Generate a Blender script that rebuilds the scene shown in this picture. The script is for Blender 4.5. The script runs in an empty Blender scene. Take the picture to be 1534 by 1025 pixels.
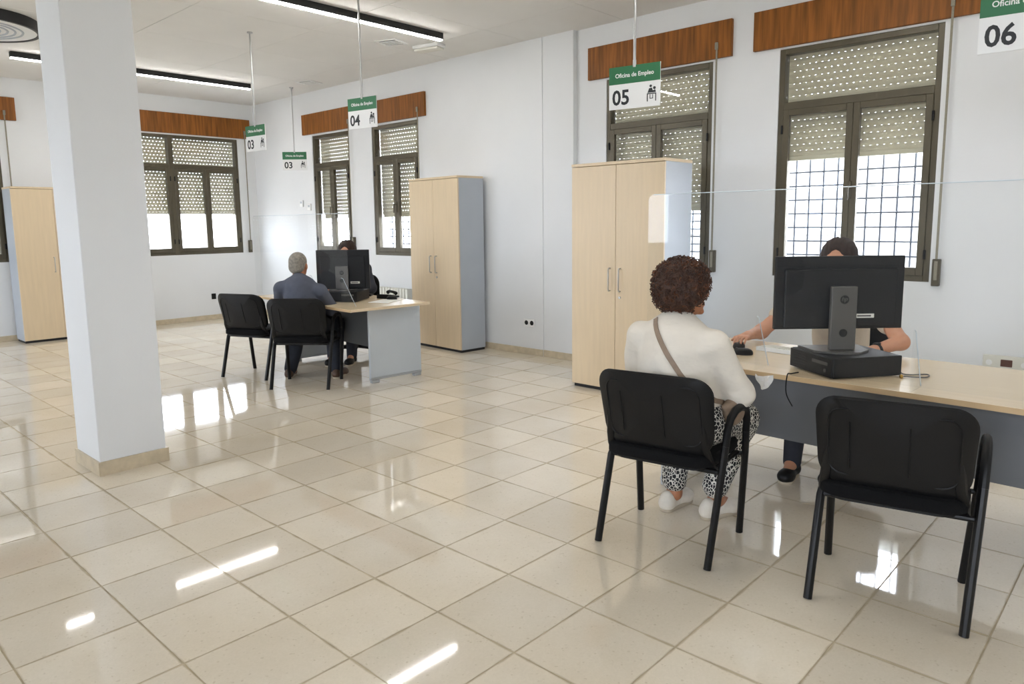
import bpy, bmesh, math, random
import numpy as np
from mathutils import Vector, Matrix, Euler
from mathutils.bvhtree import BVHTree
random.seed(7)
PI = math.pi
S = bpy.context.scene
COL = S.collection

# ------------------------------------------------------------------ camera
F_PX, YAW, PITCH, ROLL, CAM_H = 1085.115, 2.3193026, 0.1344195, -0.01177821, 1.4842
fw = Vector((math.cos(YAW)*math.cos(PITCH), math.sin(YAW)*math.cos(PITCH), -math.sin(PITCH)))
rt = fw.cross(Vector((0, 0, 1))).normalized()
up = rt.cross(fw)
c_, s_ = math.cos(ROLL), math.sin(ROLL)
rt, up = c_*rt + s_*up, -s_*rt + c_*up
cd = bpy.data.cameras.new('camera')
cam = bpy.data.objects.new('camera', cd)
COL.objects.link(cam)
cam.matrix_world = Matrix(((rt.x, up.x, -fw.x, 0), (rt.y, up.y, -fw.y, 0), (rt.z, up.z, -fw.z, CAM_H), (0, 0, 0, 1)))
cd.sensor_width = 36
cd.lens = F_PX/1534*36
cd.shift_y = -33.13/1534
cd.clip_start = 0.02
S.camera = cam

def project(p):
    d = Vector(p) - Vector((0, 0, CAM_H))
    z = d.dot(fw)
    if z < .05:
        return None
    return 767 + F_PX*d.dot(rt)/z, 479.37 - F_PX*d.dot(up)/z, z

# ------------------------------------------------------------------ sky, exposure
SKY = 6.6
LAMP = 16.0
w = bpy.data.worlds.new('overcast_sky')
S.world = w
w.use_nodes = True
bg = w.node_tree.nodes['Background']
bg.inputs[0].default_value = (0.82, 0.89, 1.0, 1)
bg.inputs[1].default_value = SKY
S.view_settings.view_transform = 'Standard'
S.view_settings.look = 'None'
S.view_settings.gamma = 1
S.view_settings.use_curve_mapping = False
S.view_settings.exposure = 1.85

def portal(loc, rot, sx, sy):
    l = bpy.data.lights.new('window_portal', 'AREA')
    l.shape = 'RECTANGLE'; l.size = sx; l.size_y = sy
    l.cycles.is_portal = True
    o = bpy.data.objects.new('window_portal', l)
    COL.objects.link(o)
    o.location = loc; o.rotation_euler = rot
    return o

# ------------------------------------------------------------------ materials
def lin(h):
    h = h.lstrip('#')
    v = [int(h[i:i+2], 16)/255 for i in (0, 2, 4)]
    return tuple(x/12.92 if x <= .04045 else ((x+.055)/1.055)**2.4 for x in v) + (1,)

def mat(name, col, rough=.5, metal=0, var=0, scale=8, stretch=(1, 1, 1), bump=0, bscale=None, spec=.5, sheen=0, sss=0, coords='Object'):
    m = bpy.data.materials.new(name); m.use_nodes = True
    nt = m.node_tree; b = nt.nodes['Principled BSDF']
    c = lin(col) if isinstance(col, str) else tuple(col)
    b.inputs['Base Color'].default_value = c
    b.inputs['Roughness'].default_value = rough
    b.inputs['Metallic'].default_value = metal
    b.inputs['Specular IOR Level'].default_value = spec
    if sss:
        b.inputs['Subsurface Weight'].default_value = sss
        b.inputs['Subsurface Radius'].default_value = (.01, .004, .002)
    if sheen:
        b.inputs['Sheen Weight'].default_value = sheen
    if var or bump:
        tc = nt.nodes.new('ShaderNodeTexCoord'); mp = nt.nodes.new('ShaderNodeMapping')
        mp.inputs['Scale'].default_value = stretch
        nt.links.new(tc.outputs[coords], mp.inputs[0])
        n = nt.nodes.new('ShaderNodeTexNoise'); n.inputs['Scale'].default_value = scale; n.inputs['Detail'].default_value = 5
        nt.links.new(mp.outputs[0], n.inputs['Vector'])
        if var:
            r = nt.nodes.new('ShaderNodeValToRGB')
            r.color_ramp.elements[0].position = .3; r.color_ramp.elements[1].position = .7
            r.color_ramp.elements[0].color = tuple(x*(1-var) for x in c[:3]) + (1,)
            r.color_ramp.elements[1].color = tuple(min(1, x*(1+var)) for x in c[:3]) + (1,)
            nt.links.new(n.outputs[0], r.inputs[0]); nt.links.new(r.outputs[0], b.inputs['Base Color'])
        if bump:
            n2 = nt.nodes.new('ShaderNodeTexNoise'); n2.inputs['Scale'].default_value = bscale or scale
            n2.inputs['Detail'].default_value = 3
            nt.links.new(mp.outputs[0], n2.inputs['Vector'])
            bn = nt.nodes.new('ShaderNodeBump'); bn.inputs['Strength'].default_value = bump; bn.inputs['Distance'].default_value = .01
            nt.links.new(n2.outputs[0], bn.inputs['Height']); nt.links.new(bn.outputs[0], b.inputs['Normal'])
    return m

def glass_mat(name, tint=(1, 1, 1, 1), refl=1.0, ior=1.5, haze=0.0):
    m = bpy.data.materials.new(name); m.use_nodes = True
    nt = m.node_tree; nt.nodes.clear()
    out = nt.nodes.new('ShaderNodeOutputMaterial'); mx = nt.nodes.new('ShaderNodeMixShader')
    tr = nt.nodes.new('ShaderNodeBsdfTransparent'); tr.inputs[0].default_value = tint
    gl = nt.nodes.new('ShaderNodeBsdfGlossy'); gl.inputs['Roughness'].default_value = .01
    fr = nt.nodes.new('ShaderNodeFresnel'); fr.inputs[0].default_value = ior
    mu = nt.nodes.new('ShaderNodeMath'); mu.operation = 'MULTIPLY'; mu.inputs[1].default_value = refl
    ge = nt.nodes.new('ShaderNodeNewGeometry'); io = nt.nodes.new('ShaderNodeMapRange')   # a thin sheet: no internal total reflection
    io.inputs['To Min'].default_value = ior; io.inputs['To Max'].default_value = 1/ior
    nt.links.new(ge.outputs['Backfacing'], io.inputs[0]); nt.links.new(io.outputs[0], fr.inputs[0])
    nt.links.new(fr.outputs[0], mu.inputs[0]); nt.links.new(mu.outputs[0], mx.inputs[0])
    nt.links.new(tr.outputs[0], mx.inputs[1]); nt.links.new(gl.outputs[0], mx.inputs[2])
    last = mx
    if haze:
        df = nt.nodes.new('ShaderNodeBsdfDiffuse'); df.inputs[0].default_value = (.9, .93, .97, 1)
        m2 = nt.nodes.new('ShaderNodeMixShader'); m2.inputs[0].default_value = haze
        nt.links.new(mx.outputs[0], m2.inputs[1]); nt.links.new(df.outputs[0], m2.inputs[2]); last = m2
    nt.links.new(last.outputs[0], out.inputs[0])
    return m

def emit_mat(name, col, st):
    m = bpy.data.materials.new(name); m.use_nodes = True
    b = m.node_tree.nodes['Principled BSDF']
    b.inputs['Base Color'].default_value = (.8, .8, .8, 1)
    b.inputs['Emission Color'].default_value = col
    b.inputs['Emission Strength'].default_value = st
    return m

def tile_mat():
    m = bpy.data.materials.new('polished_terrazzo'); m.use_nodes = True
    nt = m.node_tree; L = nt.links; b = nt.nodes['Principled BSDF']
    b.inputs['Roughness'].default_value = .045; b.inputs['Specular IOR Level'].default_value = .85
    geo = nt.nodes.new('ShaderNodeNewGeometry'); oi = nt.nodes.new('ShaderNodeObjectInfo')
    vor = nt.nodes.new('ShaderNodeTexVoronoi'); vor.inputs['Scale'].default_value = 150
    L.new(geo.outputs['Position'], vor.inputs['Vector'])
    r1 = nt.nodes.new('ShaderNodeValToRGB')
    e = r1.color_ramp.elements
    e[0].position = 0; e[0].color = lin('#e3d8c3'); e[1].position = 1; e[1].color = lin('#ece2d0')
    x = e.new(.06); x.color = lin('#d9cdb7'); x = e.new(.12); x.color = lin('#e7ddca')
    L.new(vor.outputs['Color'], r1.inputs[0])
    nz = nt.nodes.new('ShaderNodeTexNoise'); nz.inputs['Scale'].default_value = 1.6; nz.inputs['Detail'].default_value = 4
    L.new(geo.outputs['Position'], nz.inputs['Vector'])
    r2 = nt.nodes.new('ShaderNodeValToRGB')
    r2.color_ramp.elements[0].position = .32; r2.color_ramp.elements[0].color = (.90, .87, .82, 1)
    r2.color_ramp.elements[1].position = .68; r2.color_ramp.elements[1].color = (1, 1, 1, 1)
    L.new(nz.outputs[0], r2.inputs[0])
    mx = nt.nodes.new('ShaderNodeMixRGB'); mx.blend_type = 'MULTIPLY'; mx.inputs[0].default_value = 1
    L.new(r1.outputs[0], mx.inputs[1]); L.new(r2.outputs[0], mx.inputs[2])
    # each slab a touch different
    mr = nt.nodes.new('ShaderNodeMapRange'); mr.inputs['To Min'].default_value = .90; mr.inputs['To Max'].default_value = 1.03
    L.new(oi.outputs['Random'], mr.inputs[0])
    m3 = nt.nodes.new('ShaderNodeMixRGB'); m3.blend_type = 'MULTIPLY'; m3.inputs[0].default_value = 1
    L.new(mx.outputs[0], m3.inputs[1]); L.new(mr.outputs[0], m3.inputs[2])
    # worn, stained rim of each slab (grout haze), broken up by noise
    tc = nt.nodes.new('ShaderNodeTexCoord'); sp = nt.nodes.new('ShaderNodeSeparateXYZ')
    L.new(tc.outputs['Generated'], sp.inputs[0])
    def edge(o):
        a = nt.nodes.new('ShaderNodeMath'); a.operation = 'SUBTRACT'; a.inputs[1].default_value = .5; L.new(o, a.inputs[0])
        c = nt.nodes.new('ShaderNodeMath'); c.operation = 'ABSOLUTE'; L.new(a.outputs[0], c.inputs[0]); return c.outputs[0]
    mxm = nt.nodes.new('ShaderNodeMath'); mxm.operation = 'MAXIMUM'
    L.new(edge(sp.outputs[0]), mxm.inputs[0]); L.new(edge(sp.outputs[1]), mxm.inputs[1])
    n3 = nt.nodes.new('ShaderNodeTexNoise'); n3.inputs['Scale'].default_value = 7; n3.inputs['Detail'].default_value = 6
    L.new(geo.outputs['Position'], n3.inputs['Vector'])
    ad = nt.nodes.new('ShaderNodeMath'); ad.operation = 'MULTIPLY_ADD'; ad.inputs[1].default_value = .06
    L.new(n3.outputs[0], ad.inputs[0]); L.new(mxm.outputs[0], ad.inputs[2])
    r3 = nt.nodes.new('ShaderNodeMapRange'); r3.inputs['From Min'].default_value = .515; r3.inputs['From Max'].default_value = .535
    r3.inputs['To Min'].default_value = 0; r3.inputs['To Max'].default_value = .75
    L.new(ad.outputs[0], r3.inputs[0])
    m4 = nt.nodes.new('ShaderNodeMixRGB'); m4.inputs[2].default_value = lin('#b3a283')
    L.new(r3.outputs[0], m4.inputs[0]); L.new(m3.outputs[0], m4.inputs[1])
    L.new(m4.outputs[0], b.inputs['Base Color'])
    n4 = nt.nodes.new('ShaderNodeTexNoise'); n4.inputs['Scale'].default_value = 3.0; n4.inputs['Detail'].default_value = 1
    L.new(geo.outputs['Position'], n4.inputs['Vector'])
    bp = nt.nodes.new('ShaderNodeBump'); bp.inputs['Strength'].default_value = .02; bp.inputs['Distance'].default_value = .008
    L.new(n4.outputs[0], bp.inputs['Height']); L.new(bp.outputs[0], b.inputs['Normal'])
    return m

def pattern_mat():
    m = bpy.data.materials.new('printed_trousers'); m.use_nodes = True
    nt = m.node_tree; b = nt.nodes['Principled BSDF']; b.inputs['Roughness'].default_value = .85
    tc = nt.nodes.new('ShaderNodeTexCoord')
    v = nt.nodes.new('ShaderNodeTexVoronoi'); v.feature = 'DISTANCE_TO_EDGE'; v.inputs['Scale'].default_value = 66
    mp = nt.nodes.new('ShaderNodeMapping'); mp.inputs['Scale'].default_value = (1.1, .9, .8)
    nt.links.new(tc.outputs['Object'], mp.inputs[0]); nt.links.new(mp.outputs[0], v.inputs['Vector'])
    r = nt.nodes.new('ShaderNodeValToRGB'); r.color_ramp.interpolation = 'CONSTANT'
    r.color_ramp.elements[0].color = lin('#d9d6cc'); r.color_ramp.elements[1].color = lin('#1c1c1e'); r.color_ramp.elements[1].position = .085
    nt.links.new(v.outputs['Distance'], r.inputs[0]); nt.links.new(r.outputs[0], b.inputs['Base Color'])
    return m

M = dict(
    wall=mat('white_plaster', '#dfe0e0', .75, var=.025, scale=1.2, bump=.02, bscale=60),
    ceil=mat('ceiling_board', '#e2e0dc', .85, var=.02, scale=2),
    grout=mat('grout', '#b3a488', .8, var=.2, scale=12),
    tile=tile_mat(),
    skirt=mat('skirting_stone', '#c4b59a', .3, var=.12, scale=14),
    walnut=mat('walnut_board', '#84501c', .55, spec=.3, var=.38, scale=2.4, stretch=(16, 16, .9)),
    maple=mat('maple_laminate', '#d8c3a2', .38, var=.035, scale=3, stretch=(10, 10, .8)),
    desktop=mat('maple_desktop', '#dac6a6', .24, var=.03, scale=3, stretch=(.8, 10, 10)),
    edge=mat('maple_edge', '#c2a67e', .45, var=.05, scale=6),
    greyp=mat('grey_laminate', '#aeb4bb', .42, var=.02, scale=4),
    deskmod=mat('shaded_grey_laminate', '#66686a', .45, var=.02, scale=4),  # grey laminate darkened further, with under-desk shade put into its colour
    deskgrey=mat('desk_grey_laminate', '#bcc2c6', .4, var=.02, scale=4),
    plinth=mat('black_plinth', '#17171a', .6),
    bronze=mat('bronze_aluminium', '#575040', .42, metal=.35, var=.10, scale=5, stretch=(1, 1, .4)),
    slat=mat('beige_shutter_slat', '#c3bea4', .5, var=.05, scale=3),
    steel=mat('brushed_steel', '#b9b9b8', .3, metal=.9),
    alu=mat('satin_aluminium', '#b4b8bc', .38, metal=.6),
    strap=mat('woven_strap', '#8c8676', .8, var=.1, scale=80),
    bar=mat('painted_bar', '#4a505c', .6),
    blackp=mat('black_plastic', '#0c0c0d', .5, bump=.05, bscale=300, spec=.3),
    blackf=mat('black_fabric', '#0d0d0e', .95, spec=.2, var=.15, scale=220, bump=.15, bscale=300),
    blackm=mat('black_steel_tube', '#0a0a0b', .42, spec=.35),
    lampblk=mat('black_lamp_body', '#17181a', .5),
    lamp=emit_mat('led_diffuser', (1.0, .98, .95, 1), LAMP),
    white=mat('white_plastic', '#e8e8e6', .4),
    cream=mat('off_white_plastic', '#d9d7cc', .45),
    dark=mat('dark_hole', '#0b0b0b', .8),
    brown=mat('brown_switch', '#5a3426', .5),
    green=mat('sign_green', '#2c6b45', .5),
    signw=mat('sign_white', '#e4e4e2', .45),
    ink=mat('sign_ink', '#26282a', .6),
    glass=glass_mat('window_glass', (.98, .98, .985, 1), 1.0),
    acryl=glass_mat('acrylic', (.985, .99, .99, 1), .3, 1.45, haze=.006),
    acryle=mat('acrylic_edge', '#cfd9df', .2, spec=.8),
    hp=mat('monitor_stand_grey', '#55524e', .42, metal=.3),
    screen=mat('screen_glass', '#08090b', .12),
    skin=mat('skin', '#c08a6c', .5, sss=.08, var=.05, scale=30),
    skind=mat('tanned_skin', '#a8704f', .52, sss=.08, var=.06, scale=30),
    blouse=mat('cream_knit', '#ddd5c7', .9, var=.03, scale=12, stretch=(1, 1, 1.8), bump=.9, bscale=11),
    trousers=pattern_mat(),
    shoe=mat('white_canvas', '#dcd4c6', .8, var=.06, scale=30),
    sole=mat('rubber_sole', '#b8ab96', .7),
    hairbr=mat('brown_curls', '#3c2213', .55, var=.45, scale=40, bump=.6, bscale=160),
    hairbr2=mat('auburn_curls', '#553018', .55, var=.4, scale=60),
    hairdk=mat('dark_hair', '#2a1a13', .6, spec=.3, var=.3, scale=10, stretch=(8, 8, 1), bump=.4, bscale=60),
    hairgr=mat('grey_hair', '#8a8378', .65, var=.3, scale=50, bump=.5, bscale=200),
    shirt=mat('slate_shirt', '#4f535f', .85, var=.08, scale=20, bump=.2, bscale=60),
    navy=mat('navy_trousers', '#1e222b', .85, var=.1, scale=20),
    leather=mat('brown_leather', '#4d3627', .5, var=.15, scale=30),
    taupe=mat('taupe_strap', '#8a7663', .6, var=.1, scale=40),
    beige=mat('beige_top', '#cdbda8', .9, var=.05, scale=20, bump=.2, bscale=80),
    darktop=mat('charcoal_jacket', '#2d2f37', .85, var=.1, scale=20),
    eye=mat('eye_white', '#e9e4dc', .2), iris=mat('iris', '#2a1a10', .2),
    gold=mat('brass', '#b08a3c', .3, metal=1),
    paper=mat('paper', '#e9e7e1', .8, var=.03, scale=20),
    ext=mat('pale_concrete', '#a09c94', .9, var=.06, scale=.6),
    facade=mat('stone_render', '#8e8d88', .9, var=.04, scale=.8),
    rooft=mat('roof_tile', '#7f8a80', .8, var=.2, scale=4),
    foliage=mat('hedge_green', '#7d9a78', .9, var=.3, scale=3),
)

# ------------------------------------------------------------------ helpers
def tag(o, label=None, cat=None, group=None, kind=None):
    if label: o['label'] = label
    if cat: o['category'] = cat
    if group: o['group'] = group
    if kind: o['kind'] = kind
    return o

def thing(name, label, cat, loc=(0, 0, 0), rz=0, group=None):
    o = bpy.data.objects.new(name, None); COL.objects.link(o)
    o.empty_display_size = .1
    o.location = loc; o.rotation_euler = (0, 0, math.radians(rz))
    return tag(o, label, cat, group)

def struct(name, loc=(0, 0, 0), rz=0):
    o = bpy.data.objects.new(name, None); COL.objects.link(o)
    o.location = loc; o.rotation_euler = (0, 0, math.radians(rz)); o['kind'] = 'structure'
    return o

class MB:
    def __init__(s): s.bm = bmesh.new()
    def box(s, x0, x1, y0, y1, z0, z1, bev=0, seg=2):
        r = bmesh.ops.create_cube(s.bm, size=1)
        vs = r['verts']
        for v in vs:
            v.co = Vector(((x0+x1)/2 + v.co.x*(x1-x0), (y0+y1)/2 + v.co.y*(y1-y0), (z0+z1)/2 + v.co.z*(z1-z0)))
        if bev:
            es = list({e for v in vs for e in v.link_edges})
            bmesh.ops.bevel(s.bm, geom=es, offset=bev, segments=seg, profile=.5, affect='EDGES')
        return s
    def tube(s, pts, r, n=8, close=False, sx=1.0):
        """round tube along a polyline; r number or list"""
        pts = [Vector(p) for p in pts]; N = len(pts)
        rs = r if isinstance(r, (list, tuple)) else [r]*N
        rings = []; prev = None
        for i, p in enumerate(pts):
            if close: t = (pts[(i+1) % N] - pts[i-1])
            else: t = (pts[min(i+1, N-1)] - pts[max(i-1, 0)])
            t.normalize()
            a = prev - t*prev.dot(t) if prev is not None else (Vector((1, 0, 0)) if abs(t.x) < .9 else Vector((0, 1, 0)))
            a = (a - t*a.dot(t)).normalized(); prev = a; bb = t.cross(a)
            rings.append([s.bm.verts.new(p + (a*math.cos(2*PI*k/n)*sx + bb*math.sin(2*PI*k/n))*rs[i]) for k in range(n)])
        for i in range(N if close else N-1):
            A, B = rings[i], rings[(i+1) % N]
            for k in range(n):
                s.bm.faces.new((A[k], A[(k+1) % n], B[(k+1) % n], B[k]))
        if not close:
            s.bm.faces.new(rings[0][::-1]); s.bm.faces.new(rings[-1])
        return s
    def cyl(s, a, b, r, n=16, r2=None):
        return s.tube([a, b], [r, r if r2 is None else r2], n)
    def lathe(s, prof, n=24, cx=0, cy=0):
        rings = [[s.bm.verts.new((cx + r*math.cos(2*PI*k/n), cy + r*math.sin(2*PI*k/n), z)) for k in range(n)] for r, z in prof]
        for A, B in zip(rings, rings[1:]):
            for k in range(n): s.bm.faces.new((A[k], A[(k+1) % n], B[(k+1) % n], B[k]))
        s.bm.faces.new(rings[0][::-1]); s.bm.faces.new(rings[-1])
        return s
    def prism(s, pts, axis, a, b):
        """2-D outline extruded along axis from a to b"""
        def P(u, v, t):
            return {'x': (t, u, v), 'y': (u, t, v), 'z': (u, v, t)}[axis]
        A = [s.bm.verts.new(P(u, v, a)) for u, v in pts]; B = [s.bm.verts.new(P(u, v, b)) for u, v in pts]
        n = len(pts)
        s.bm.faces.new(A); s.bm.faces.new(B[::-1])
        for k in range(n): s.bm.faces.new((A[k], B[k], B[(k+1) % n], A[(k+1) % n]))
        return s
    def mesh(s, name, m, smooth=False):
        bmesh.ops.recalc_face_normals(s.bm, faces=s.bm.faces)
        me = bpy.data.meshes.new(name); s.bm.to_mesh(me); s.bm.free()
        me.materials.append(M[m] if isinstance(m, str) else m)
        if smooth:
            me.polygons.foreach_set('use_smooth', [True]*len(me.polygons))
            me.set_sharp_from_angle(angle=math.radians(38))
        return me
    def build(s, name, m, parent=None, smooth=False, loc=None):
        return add(name, s.mesh(name, m, smooth), parent, loc)

def add(name, me, parent=None, loc=None, rz=None):
    o = bpy.data.objects.new(name, me); COL.objects.link(o)
    if parent: o.parent = parent
    if loc is not None: o.location = loc
    if rz is not None: o.rotation_euler = (0, 0, math.radians(rz))
    return o

def copy_tree(o, parent=None):
    c = o.copy(); COL.objects.link(c); c.parent = parent
    for ch in o.children: copy_tree(ch, c)
    return c

def rrect(w, h, r, n=5, cx=0, cy=0):
    out = []
    for sx, sy, a0 in ((1, 1, 0), (-1, 1, 90), (-1, -1, 180), (1, -1, 270)):
        for k in range(n+1):
            a = math.radians(a0 + 90*k/n)
            out.append((cx + sx*(w/2-r) + r*math.cos(a), cy + sy*(h/2-r) + r*math.sin(a)))
    return out

def text_obj(txt, size, m, parent, loc, rot=(PI/2, 0, 0), name='lettering', depth=.0004, align='LEFT', squeeze=1.0, bold=0.0, shear=0):
    cu = bpy.data.curves.new(name, 'FONT'); cu.body = txt; cu.size = size; cu.extrude = depth; cu.align_x = align
    cu.offset = bold; cu.shear = shear; cu.resolution_u = 3
    t = bpy.data.objects.new(name, cu); COL.objects.link(t)
    dg = bpy.context.evaluated_depsgraph_get()
    me = bpy.data.meshes.new_from_object(t.evaluated_get(dg))
    bpy.data.objects.remove(t)
    me.materials.clear(); me.materials.append(M[m])
    o = add(name, me, parent, loc); o.rotation_euler = rot; o.scale = (squeeze, 1, 1)
    return o

# ------------------------------------------------------------------ room shell
CEIL = 3.40
XB, XF = -11.30, 3.6          # back wall, wall behind the camera
YA, YR, YL = 6.03, 6.10, -3.6  # far / near stretch of window wall, opposite wall
XS = -5.13                     # step in the window wall
TH = .30

def wall_mesh(u0, u1, z0, z1, holes):
    """rectangles covering the wall minus holes (u0,u1,z0,z1), in wall coordinates, as thick boxes"""
    us = sorted({u0, u1, *[h[0] for h in holes], *[h[1] for h in holes]})
    mb = MB()
    for a, b in zip(us, us[1:]):
        hs = sorted([h for h in holes if h[0] <= a+1e-6 and h[1] >= b-1e-6], key=lambda h: h[2])
        z = z0
        for h in hs:
            if h[2] > z: mb.box(a, b, 0, TH, z, h[2])
            z = h[3]
        if z < z1: mb.box(a, b, 0, TH, z, z1)
    bmesh.ops.remove_doubles(mb.bm, verts=mb.bm.verts, dist=1e-5)
    return mb

WIN = dict(  # u0,u1,z0,z1
    a=(-9.58, -8.65, 1.06, 2.77), b=(-8.13, -7.16, 1.06, 2.77),
    c=(-4.35, -3.20, 1.00, 2.87), d=(-2.60, -1.395, 1.00, 2.87))
BACK = [(.40, 2.52, 1.04, 2.84), (3.62, 5.74, 1.04, 2.84)]
LEFTW = [(-10.6, -8.9, 1.0, 2.85), (-8.5, -6.8, 1.0, 2.85), (-.6, 1.1, 1.0, 2.85), (1.6, 3.3, 1.0, 2.85)]  # unseen windows inferred from the pillar's bright side; near pair added for light
FRONTW = []

wr = struct('wall_right')
wall_mesh(XB-TH, XS, 0, CEIL, [WIN['a'], WIN['b']]).build('wall_section', 'wall', wr, loc=(0, YA, 0))
wall_mesh(XS, XF+TH, 0, CEIL, [WIN['c'], WIN['d']]).build('wall_section', 'wall', wr, loc=(0, YR, 0))
MB().box(XS, -4.72, 6.04, YR+.01, 0, CEIL).build('pilaster', 'wall', wr)
wb = struct('wall_back')
o = wall_mesh(YL-TH, YA, 0, CEIL, BACK).build('wall_section', 'wall', wb)
o.location = (XB, 0, 0); o.rotation_euler = (0, 0, PI/2)
wl = struct('wall_left')
o = wall_mesh(-XF-TH, -XB+TH, 0, CEIL, [(-b, -a, c, d) for a, b, c, d in LEFTW]).build('wall_section', 'wall', wl)
o.location = (0, YL, 0); o.rotation_euler = (0, 0, PI)
wf = struct('wall_front')
o = wall_mesh(-YR-TH, -YL+TH, 0, CEIL, [(-b, -a, c, d) for a, b, c, d in FRONTW]).build('wall_section', 'wall', wf)
o.location = (XF, 0, 0); o.rotation_euler = (0, 0, -PI/2)

# floor: screed + terrazzo slabs
fo = MB().box(XB-TH, XF+TH, YL-TH, YR+TH, -.15, -.0012).build('floor', 'grout')
fo['kind'] = 'structure'
G = .4; GX, GY = -4.993*G, 4.276*G
cells = []
i0, i1 = math.floor((XB-GX)/G), math.ceil((XF-GX)/G)
j0, j1 = math.floor((YL-GY)/G), math.ceil((YR-GY)/G)
for i in range(i0, i1):
    for j in range(j0, j1):
        cx, cy = GX + (i+.5)*G, GY + (j+.5)*G
        p = project((cx, cy, 0))
        vis = p is not None and -60 < p[0] < 1594 and 0 < p[1] < 1085
        cells.append((0 if vis else 1, p[2] if p else 99, cx, cy))
cells.sort()
tmb = MB().box(-.1972, .1972, -.1972, .1972, -.012, 0)
tme = tmb.mesh('tile', 'tile')
stuff = bmesh.new()
for k, (v, d, cx, cy) in enumerate(cells):
    x0, x1, y0, y1 = max(cx-.1972, XB), min(cx+.1972, XF), max(cy-.1972, YL), min(cy+.1972, YR)
    if k < 300 and v == 0:
        if cx-.2 < XB or cy+.2 > YR: pass
        add('tile', tme, fo, (cx, cy, 0))
    elif x1 > x0 and y1 > y0:
        vs = [stuff.verts.new(q) for q in ((x0, y0, 0), (x1, y0, 0), (x1, y1, 0), (x0, y1, 0), (x0, y0, -.012), (x1, y0, -.012), (x1, y1, -.012), (x0, y1, -.012))]
        stuff.faces.new(vs[:4])
        for q in range(4): stuff.faces.new((vs[q], vs[q+4], vs[(q+1) % 4+4], vs[(q+1) % 4]))
sme = bpy.data.meshes.new('tile_field'); stuff.to_mesh(sme); stuff.free()
tm2 = M['tile'].copy(); tm2.name = 'polished_terrazzo_far'
# the joined field has no per-slab box: drop the rim stain input there
for n in tm2.node_tree.nodes:
    if n.type == 'MAP_RANGE' and abs(n.inputs['From Min'].default_value-.515) < 1e-4: n.inputs['To Max'].default_value = 0
sme.materials.append(tm2)
so = add('tile_field', sme, fo); so['kind'] = 'stuff'

# ceiling with boards
ce = MB().box(XB-TH, XF+TH, YL-TH, YR+TH, CEIL+.004, CEIL+.2).build('ceiling', 'ceil')
ce['kind'] = 'structure'
PW = 1.2
x = -4.15 + PW*4
ex = MB().box(-PW/2+.002, PW/2-.002, -PW/2+.002, PW/2-.002, 0, .006).mesh('ceiling_panel', 'ceil')
nx0 = math.floor((XB+4.15)/PW); nx1 = math.ceil((XF+4.15)/PW)
for i in range(nx0, nx1):
    for j in range(-3, 6):
        cx, cy = -4.15 + (i+.5)*PW, -.6 + (j+.5)*PW
        if cy-PW/2 > YR or cy+PW/2 < YL: continue
        add('ceiling_panel', ex, ce, (cx, cy, CEIL))

# skirting
def skirt(name, segs):
    s = struct(name)
    for x0, x1, y0, y1 in segs:
        L = max(x1-x0, y1-y0); n = max(1, round(L/.8))
        for k in range(n):
            if x1-x0 > y1-y0:
                MB().box(x0+(x1-x0)*k/n+.001, x0+(x1-x0)*(k+1)/n-.001, y0, y1, 0, .075, .003, 1).build('skirting_piece', 'skirt', s)
            else:
                MB().box(x0, x1, y0+(y1-y0)*k/n+.001, y0+(y1-y0)*(k+1)/n-.001, 0, .075, .003, 1).build('skirting_piece', 'skirt', s)
skirt('baseboard_right', [(XB, XS, YA-.012, YA), (XS, -4.72, 6.028, 6.04), (-4.72, XF, YR-.012, YR)])
skirt('baseboard_back', [(XB, XB+.012, YL, YA-.013)])
skirt('baseboard_left', [(XB+.013, XF, YL, YL+.012)])

# pillar
pi = struct('pillar', (-4.875, 1.585, 0))
MB().box(-.205, .205, -.20, .185, 0, CEIL, .004, 1).build('shaft', 'wall', pi)
sk = MB()
for a in ((-.217, .217, -.212, -.2005), (-.217, .217, .1855, .197)): sk.box(*a, 0, .085)
sk.build('skirting', 'skirt', pi)
sk = MB()
for a in ((.2055, .217, -.2, .185), (-.217, -.2055, -.2, .185)): sk.box(*a, 0, .085)
sk.build('skirting', 'skirt', pi)

# ------------------------------------------------------------------ windows
def slat_mesh(wd, pitch=.05):
    mb = MB()
    prof = [(0, .0052), (.006, .018), (.009, .028), (.006, .040), (0, pitch)]
    outl = [(-d, z) for d, z in prof] + [(.003, pitch), (.003, .0052)]
    mb.prism(outl, 'x', -wd/2, wd/2)
    n = int(wd/.05); st = wd/n
    for k in range(n):      # pierced linking strip: light shows through the slots
        mb.box(-wd/2+st*k+.0055, -wd/2+st*(k+1)-.0055, .0, .002, -.0005, .0065)
    return mb.mesh('slat', 'slat')

def shutter(root, u0, u1, ztop, zbot):
    sh = bpy.data.objects.new('shutter', None); COL.objects.link(sh); sh.parent = root
    sh.location = ((u0+u1)/2, .13, 0)
    me = slat_mesh(u1-u0+.04)
    me2 = me.copy()
    for v in me2.vertices: v.co.x += .025 if abs(v.co.x) < (u1-u0)/2 - .02 else 0
    n = max(1, math.ceil((ztop-zbot)/.05)+2)
    for k in range(n): add('slat', me2 if k % 2 else me, sh, (0, 0, zbot + k*.05))
    MB().box(-(u1-u0)/2+.005, (u1-u0)/2-.005, -.008, .008, zbot-.03, zbot+.004, .002, 1).build('bottom_rail', 'slat', sh)

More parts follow.
